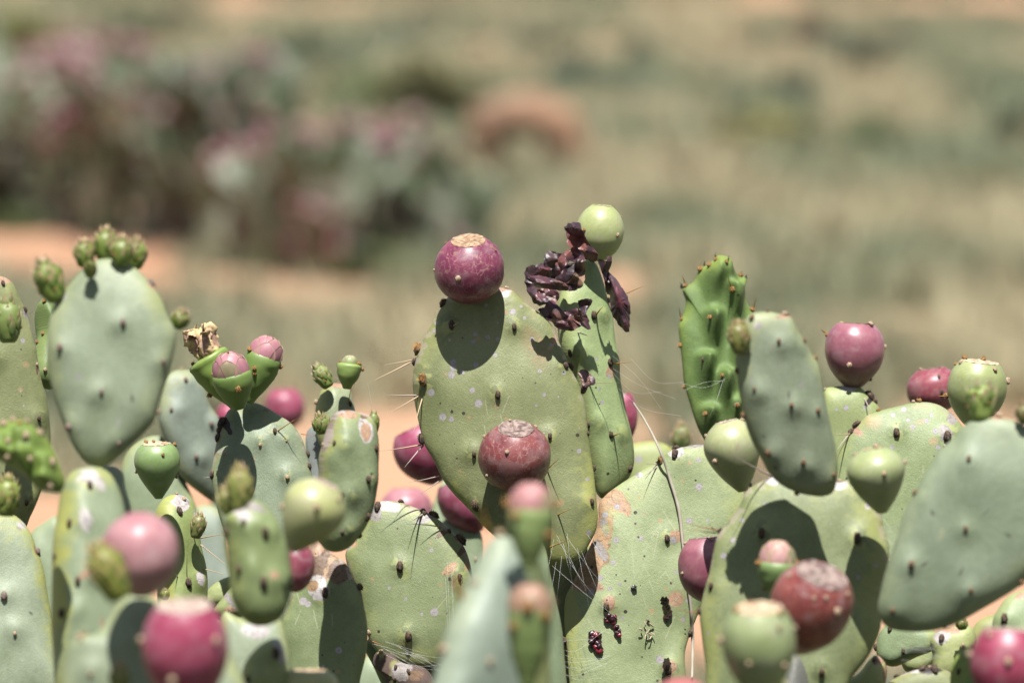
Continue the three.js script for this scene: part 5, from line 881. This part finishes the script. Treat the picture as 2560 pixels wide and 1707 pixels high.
// --- right edge: large tilted pad, magenta fruit
{
  const p = cactus(2420, 1600, 3.62, 'cactus at the right edge with a very large smooth tilted pad and magenta fruit', 'prickly pear cacti in front');
  pad(p, { d: 3.6, ak: 'b', c: [0.235, 0.29, 0.175], pitch: 0, yaw: -8, th: 0.016, specks: 16, scratch: 3, yellow: 0.3, waves: 1.3, o: [[2438, 1048], [2487, 1042], [2524, 1048], [2554, 1060], [2610, 1100], [2650, 1250], [2630, 1390], [2560, 1458], [2537, 1475], [2467, 1517], [2383, 1562], [2327, 1577], [2271, 1579], [2223, 1570], [2203, 1551], [2195, 1520], [2203, 1477], [2217, 1421], [2245, 1337], [2265, 1275], [2279, 1247], [2305, 1201], [2332, 1158], [2351, 1125], [2391, 1090], [2411, 1065]],
    a: [[2417, 1322, 11], [2279, 1409, 11], [2424, 1477, 11], [2241, 1528, 9], [2421, 1148, 11], [2290, 1234, 9]], e: [[2501, 1040, 13, 'c'], [2552, 1456, 10], [2364, 1566, 8]], b: [[2500, 1043, 20, 6, 0, 'p']] });
  youngBud(p, { base: [2454, 1052], top: [2456, 960], w: 74, d: 3.6, c: [0.24, 0.36, 0.08], tip: [0.36, 0.3, 0.17], body: 0.75, scales: 12 });
  youngBud(p, { base: [2566, 1060], top: [2560, 1010], w: 44, d: 3.585, c: [0.16, 0.18, 0.05], tip: [0.3, 0.2, 0.1] });
  pad(p, { d: 3.92, c: [0.24, 0.31, 0.15], yaw: -20, o: [[2192, 1625], [2200, 1585], [2222, 1560], [2300, 1560], [2345, 1590], [2335, 1622], [2290, 1642], [2232, 1666], [2200, 1652]], e: [[2226, 1572, 9], [2192, 1618, 8], [2260, 1628, 9]] });
  pad(p, { d: 3.82, fine: 1, c: YG, th: 0.014, yellow: 0.6, o: [[2080, 1760], [2110, 1710], [2150, 1680], [2172, 1652], [2190, 1638], [2208, 1650], [2218, 1672], [2212, 1720], [2190, 1800]], e: [[2186, 1650, 8]], b: [[2196, 1652, 22, 14, 0.5, 'p'], [2214, 1690, 9, 30, 0, 'm'], [2186, 1655, 8, 12, 0, 'b']] });
  pad(p, { d: 4.0, c: YG, o: [[2255, 1645], [2300, 1612], [2325, 1604], [2340, 1625], [2332, 1662], [2300, 1684], [2264, 1676]] });
  pad(p, { d: 3.88, c: [0.31, 0.35, 0.13], yellow: 0.6, th: 0.013, o: [[2327, 1600], [2350, 1578], [2390, 1566], [2430, 1568], [2442, 1600], [2424, 1650], [2404, 1700], [2336, 1700], [2333, 1640]], e: [[2356, 1597, 11], [2410, 1612, 7, 'c']], b: [[2354, 1597, 20, 20, 0, 'w'], [2375, 1578, 26, 10, -0.3, 'p']] });
  youngBud(p, { base: [2408, 1574], top: [2404, 1548], w: 30, d: 3.85, tip: [0.36, 0.24, 0.1] });
  pad(p, { d: 3.8, c: OL, corkTop: 1, o: [[2190, 1750], [2225, 1704], [2262, 1684], [2310, 1671], [2350, 1671], [2392, 1690], [2425, 1730], [2420, 1800], [2200, 1800]], e: [[2310, 1673, 12], [2335, 1674, 13], [2325, 1664, 9, 'c'], [2385, 1688, 12], [2398, 1694, 11], [2240, 1692, 9]], b: [[2320, 1678, 34, 9, 0, 'k'], [2392, 1694, 20, 9, 0.4, 'k'], [2285, 1680, 18, 5, 0, 'w']] });
  pad(p, { d: 3.7, c: YO, yaw: 40, o: [[2398, 1650], [2412, 1622], [2432, 1618], [2450, 1660], [2450, 1780], [2402, 1780]], e: [[2410, 1618, 8, 'c'], [2434, 1614, 8, 'c'], [2398, 1680, 7]] });
  pad(p, { d: 3.8, c: [0.26, 0.33, 0.16], yellow: 0.7, o: [[2483, 1555], [2498, 1520], [2528, 1487], [2580, 1478], [2640, 1560], [2600, 1700], [2500, 1700]], a: [[2512, 1545, 12]], b: [[2552, 1492, 18, 8, 0.4, 'p']] });
  pad(p, { d: 4.15, c: OL, o: [[2440, 1560], [2500, 1530], [2560, 1500], [2640, 1620], [2560, 1760], [2420, 1760]] });
  fruit(p, { base: [2516, 1790], top: [2524, 1574], w: 188, d: 3.33, prof: 'tun', c1: [0.27, 0.035, 0.07], c2: [0.36, 0.07, 0.12], scar: 'pink', dip: 0.03, g: [[2478, 1588, 14], [2523, 1655, 15], [2424, 1638, 13]] });
}
// ---------------------------------------------------------------- dry skins, crumbs, straw and threads caught on the pads
const SKIN = [[0.04, 0.017, 0.024], [0.11, 0.032, 0.042], [0.16, 0.075, 0.055]];
function strip(parent, pts, wpx, seed, curl, o = {}) {
  const m = part(o.name ?? 'skin_flap', crumple(pts.map(([x, y, d]) => at(x, y, d)), wpx * pix(4.03), seed, o.tones ?? SKIN, curl, o.pointy ?? 0.45).geo, dryMat, parent);
  m.position.sub(parent.position);
  return m;
}
{
  const Z = (pts) => pts.map(([x, y]) => [x / 3.267 + 920, y / 3.267 + 480]), G = 'dried fruit skins on the slim pad';
  const RD = [[0.05, 0.022, 0.03], [0.15, 0.045, 0.055], [0.24, 0.09, 0.07]], BK = [[0.022, 0.01, 0.014], [0.05, 0.018, 0.024], [0.07, 0.03, 0.03]], TN = [[0.045, 0.018, 0.022], [0.13, 0.045, 0.045], [0.27, 0.18, 0.11]];
  const t = thing('dried_fruit_skin', at(1400, 690, 4.03), 'shrivelled dark purple fruit skin folded in papery flaps just below the topmost green fruit', 'fruit skin', G);
  sheet(t, 'skin_flap', Z([[1605, 285], [1650, 250], [1735, 255], [1745, 300], [1765, 345], [1805, 420], [1850, 465], [1885, 535], [1845, 562], [1780, 545], [1715, 485], [1640, 440], [1618, 350]]), 4.0, 3, RD, { tilt: 0.3 });
  sheet(t, 'skin_flap', Z([[1285, 640], [1320, 608], [1400, 588], [1475, 600], [1500, 680], [1470, 760], [1560, 820], [1562, 865], [1520, 893], [1450, 918], [1378, 922], [1338, 880], [1300, 800], [1283, 720]]), 4.025, 8, SKIN, { bulge: 0.007 });
  sheet(t, 'skin_flap', Z([[1470, 600], [1580, 590], [1720, 590], [1720, 700], [1640, 770], [1500, 760], [1450, 690]]), 4.04, 21, BK);
  sheet(t, 'skin_flap', Z([[1440, 550], [1458, 485], [1530, 490], [1605, 518], [1575, 585], [1500, 625], [1438, 600]]), 4.02, 11, BK);
  sheet(t, 'skin_flap', Z([[1530, 610], [1572, 520], [1690, 448], [1757, 490], [1768, 565], [1705, 580], [1650, 555], [1600, 590], [1550, 690]]), 3.985, 6, RD, { fold: 0.007 });
  sheet(t, 'skin_flap', Z([[1695, 560], [1765, 555], [1772, 680], [1747, 772], [1690, 803], [1615, 802], [1590, 765], [1650, 722], [1682, 660]]), 3.98, 14, TN, { fold: 0.006 });
  sheet(t, 'skin_flap', Z([[1318, 692], [1345, 680], [1440, 688], [1540, 718], [1615, 748], [1640, 800], [1560, 802], [1450, 790], [1370, 772], [1338, 730]]), 3.972, 5, SKIN, { bulge: 0.007 });
  sheet(t, 'skin_flap', Z([[1365, 850], [1400, 780], [1440, 790], [1440, 840], [1560, 850], [1550, 890], [1450, 900], [1390, 890]]), 4.0, 17, SKIN);
  const t2 = thing('dried_fruit_skin', at(1545, 720, 4.05), 'long pointed dark purple pod of dried skin hanging right of the slim pad', 'fruit skin', G);
  sheet(t2, 'skin_flap', Z([[1880, 548], [1955, 562], [1948, 520], [1986, 523], [1988, 595], [1968, 650], [1975, 760], [1992, 835], [1960, 838], [1930, 725], [1905, 640]]), 4.03, 15, BK);
  sheet(t2, 'skin_flap', Z([[1965, 655], [2012, 690], [2062, 760], [2112, 840], [2142, 930], [2137, 1040], [2126, 1165], [2080, 1122], [2020, 1040], [1983, 960], [1974, 850], [1968, 750]]), 4.035, 13, [[0.05, 0.02, 0.03], [0.16, 0.04, 0.055], [0.1, 0.06, 0.07]], { bulge: 0.009, fold: 0.004 });
  const t3 = thing('dried_fruit_skin', at(1420, 800, 4.0), 'jagged piece of dark dried skin lodged between the main pad and the slim pad', 'fruit skin', G);
  sheet(t3, 'skin_flap', Z([[1440, 975], [1480, 890], [1532, 900], [1552, 952], [1620, 968], [1700, 950], [1742, 972], [1792, 1012], [1802, 1052], [1822, 1102], [1802, 1128], [1762, 1085], [1700, 1122], [1620, 1132], [1550, 1112], [1500, 1062], [1460, 1020]]), 3.985, 19, SKIN, { bulge: 0.008 });
  sheet(t3, 'skin_flap', Z([[1718, 890], [1790, 870], [1834, 880], [1822, 922], [1792, 962], [1772, 1010], [1738, 965]]), 3.975, 28, SKIN);
  sheet(t3, 'skin_flap', Z([[1392, 960], [1440, 940], [1510, 1000], [1490, 1055], [1430, 1012]]), 3.98, 27, BK);
  const t4 = thing('dried_fruit_skin', at(1465, 945, 4.03), 'small glossy dark shred at the right edge of the main pad', 'fruit skin');
  sheet(t4, 'skin_flap', Z([[1722, 1470], [1760, 1448], [1812, 1480], [1858, 1530], [1852, 1570], [1802, 1585], [1775, 1645], [1740, 1645], [1745, 1560]]), 4.0, 31, SKIN);
}
// sticky crumbs of dried fruit flesh on the pale spotted pad
function crumb(x, y, w, h, seed, label, tones = [[0.022, 0.01, 0.014], [0.2, 0.015, 0.03]], balls = 14) {
  const r = rng(seed), s = spot(spottedPad, x, y), k = pix(4.0), list = [], q = facing(s.n);
  for (let i = 0; i < balls; i++) {
    const g = mergeVertices(new THREE.IcosahedronGeometry(1, 3).deleteAttribute('uv').deleteAttribute('normal')), p = g.attributes.position, rad = Math.min(w, h) * k * (0.16 + 0.17 * r());
    for (let j = 0; j < p.count; j++) { const f = 0.65 + 0.7 * fbm(p.getX(j) * 2 + seed, p.getY(j) * 2 + i, p.getZ(j) * 2); p.setXYZ(j, p.getX(j) * f * rad, p.getY(j) * f * rad, p.getZ(j) * f * rad * 0.8); }
    g.translate((r() - 0.5) * w * k * 0.75, (r() - 0.5) * h * k * 0.8, rad * 0.5 + r() * 0.002);
    g.computeVertexNormals();
    const c = mix3(tones[0], tones[1], r() < 0.3 ? 0.5 + 0.5 * r() : 0.15 * r());
    list.push(paint(g, (a, b, z) => sc3(c, 0.7 + 0.6 * noise(a * 900, b * 900, z * 900))));
  }
  const m = solo('fruit_crumb', mergeGeometries(list), vMat(0.3), s.p, label, 'fruit crumb', 'dried crumbs on the spotted pad');
  m.quaternion.copy(q);
}
crumb(1491, 1607, 30, 52, 1, 'lumpy red and black crumb, lowest and largest on the pale spotted pad', undefined, 26);
crumb(1545, 1577, 18, 28, 2, 'small dark red crumb right of the largest one on the spotted pad');
crumb(1523, 1548, 30, 24, 3, 'wet looking crimson scrap right below a woolly areole on the spotted pad');
crumb(1666, 1536, 24, 22, 4, 'lower end of the dark standing shred beside a tan ring on the spotted pad', [[0.04, 0.014, 0.022], [0.13, 0.03, 0.04]], 9);
crumb(1587, 1469, 14, 13, 5, 'tiny black speck above the crumbs on the spotted pad', [[0.015, 0.018, 0.015], [0.05, 0.05, 0.04]], 7);
crumb(1620, 1548, 9, 8, 7, 'tiny red flake above the pale stringy debris on the spotted pad', undefined, 6);
{
  const t = thing('dried_fruit_skin', spot(spottedPad, 1664, 1515).p, 'upright dark purple shred beside a tan ring on the spotted pad', 'fruit skin');
  strip(t, [[1662, 1492, 3.965], [1664, 1508, 3.972], [1668, 1522, 3.98], [1666, 1542, 3.992]], 11, 33, 1.0);
  const s = spot(spottedPad, 1620, 1576), r = rng(44), list = [];
  for (let i = 0; i < 9; i++) {
    const a = V((r() - 0.5) * 0.011, (r() - 0.5) * 0.009, 0.0015), b = a.clone().add(V((r() - 0.5) * 0.012, (r() - 0.5) * 0.009, r() * 0.004));
    list.push(new THREE.TubeGeometry(new THREE.CatmullRomCurve3([a, a.clone().lerp(b, 0.5).add(V((r() - 0.5) * 0.004, (r() - 0.5) * 0.004, 0.001)), b]), 10, 0.00035 + r() * 0.0005, 5));
  }
  const m = solo('plant_debris', mergeGeometries(list), std({ color: new THREE.Color(0.5, 0.4, 0.28), roughness: 0.9 }), s.p, 'pale stringy scrap of plant debris among the crumbs on the spotted pad', 'debris');
  m.quaternion.copy(facing(s.n));
}
// straw lying across the spotted pad
{
  const on = [[1673, 1184], [1694, 1272], [1709, 1368], [1718, 1450], [1724, 1530], [1722, 1600]].map(([x, y]) => { const s = spot(spottedPad, x, y); return s.p.clone().addScaledVector(s.n, 0.0035); });
  const P = [at(1584, 1007, 4.07), at(1611, 1048, 4.06), at(1652, 1130, 4.035), ...on, at(1727, 1800, 3.97)];
  const c = new THREE.CatmullRomCurve3(P.map((p) => p.clone().sub(P[4]))), g = new THREE.TubeGeometry(c, 120, 3.8 * pix(3.9), 8), p = g.attributes.position, n = g.attributes.normal;
  for (let i = 0; i < p.count; i++) { const t = g.attributes.uv.getX(i), k = -(1 - (0.6 + 0.5 * Math.sin(t * 3.1)) * (0.85 + 0.3 * noise(t * 40, 3))) * 3.8 * pix(3.9); p.setXYZ(i, p.getX(i) + n.getX(i) * k, p.getY(i) + n.getY(i) * k, p.getZ(i) + n.getZ(i) * k); }
  g.computeVertexNormals();
  paint(g, (x, y, z, i) => mix3([0.33, 0.29, 0.22], [0.45, 0.41, 0.33], noise(y * 200, i % 9, 2)));
  solo('dry_straw', g, corkMat, P[4], 'long pale dry straw running down across the spotted pad', 'straw');
}
// spider threads
const silk = std({ color: new THREE.Color(0.72, 0.72, 0.7), roughness: 0.4 });
function threads(lines, label, r0 = 0.00007) {
  const o = at(...lines[0][0]), list = lines.map((l) => new THREE.TubeGeometry(new THREE.CatmullRomCurve3(l.map((p) => at(...p).sub(o))), 14, r0 * (l[0][3] ?? 1), 4));
  solo('spider_thread', mergeGeometries(list), silk, o, label, 'spider web');
}
threads([[[919, 958, 3.97], [932, 1028, 3.975], [946, 1106, 3.985]]], 'single fine spider thread hanging from a spine tip left of the main pad', 0.0001);
{
  const r = rng(77), L = [];
  for (let i = 0; i < 14; i++) { const x = 1380 + r() * 90, y = 1330 + r() * 90, a = 0.5 + r() * 1.4, l = 60 + r() * 170; L.push([[x, y, 3.97], [x + Math.cos(a) * l * 0.5, y + Math.sin(a) * l * 0.5 + 4, 3.96], [x + Math.cos(a) * l, y + Math.sin(a) * l, 3.97]]); }
  for (let i = 0; i < 10; i++) { const x = 1370 + r() * 60, y = 1600 + r() * 90; L.push([[x, y, 3.92], [x + 40, y - 10 + r() * 50, 3.93], [x + 80 + r() * 50, y - 50 + r() * 120, 3.95]]); }
  threads(L, 'tangle of spider threads in the dark gap beside the brown edge scar');
  const M = [];
  for (let i = 0; i < 12; i++) { const x = 930 + r() * 90, y = 1600 + r() * 40; M.push([[x, y, 3.95], [x + 60, y + 12 + r() * 30, 3.95], [x + 100 + r() * 60, y + 10 + r() * 80, 3.97]]); }
  for (let i = 0; i < 5; i++) { const x = 1100 + r() * 60, y = 1400 + r() * 60; M.push([[x, y, 3.96], [x + 4, y + 90, 3.955], [x + 2 + r() * 10, y + 180 + r() * 80, 3.96]]); }
  threads(M, 'spider threads strung over the old bark-brown pad at the bottom');
  const Q = [];
  for (let i = 0; i < 5; i++) { const x = 1520 + r() * 60, y = 850 + r() * 150; Q.push([[x, y, 4.02], [x + 60, y + 30 + r() * 30, 4.03], [x + 120 + r() * 60, y + 50 + r() * 90, 4.05]]); }
  for (let i = 0; i < 2; i++) Q.push([[1700 + r() * 20, 955 + r() * 20, 4.1], [1760, 950 + r() * 20, 4.1], [1815, 935 + r() * 20, 4.11]], [[1810, 945, 4.1], [1790, 1000 + r() * 20, 4.1], [1775, 1040, 4.11]]);
  threads(Q, 'spider web between the slim pad and the young ribbed pad');
  const R = [];
  for (let i = 0; i < 14; i++) { const x = 2205 + r() * 20, y = 1310 + r() * 70; R.push([[x, y, 3.7], [x + 20, y + r() * 10, 3.69], [x + 45, y + 6 - r() * 26, 3.68]]); }
  for (let i = 0; i < 8; i++) { const x = 2240 + r() * 80, y = 1600 + r() * 60; R.push([[x, y, 3.75], [x + 40, y - 14 + r() * 30, 3.74], [x + 90, y - 40 + r() * 60, 3.76]]); }
  threads(R, 'spider threads at the left edge of the large tilted pad');
}
// the colours above were picked a little high; bring every surface down to real-world albedo together
{
  const seen = new Set();
  scene.traverse((o) => { if (o.isMesh && !seen.has(o.material)) { seen.add(o.material); o.material.color.multiplyScalar(0.68); } });
}
renderer.render(scene, camera);
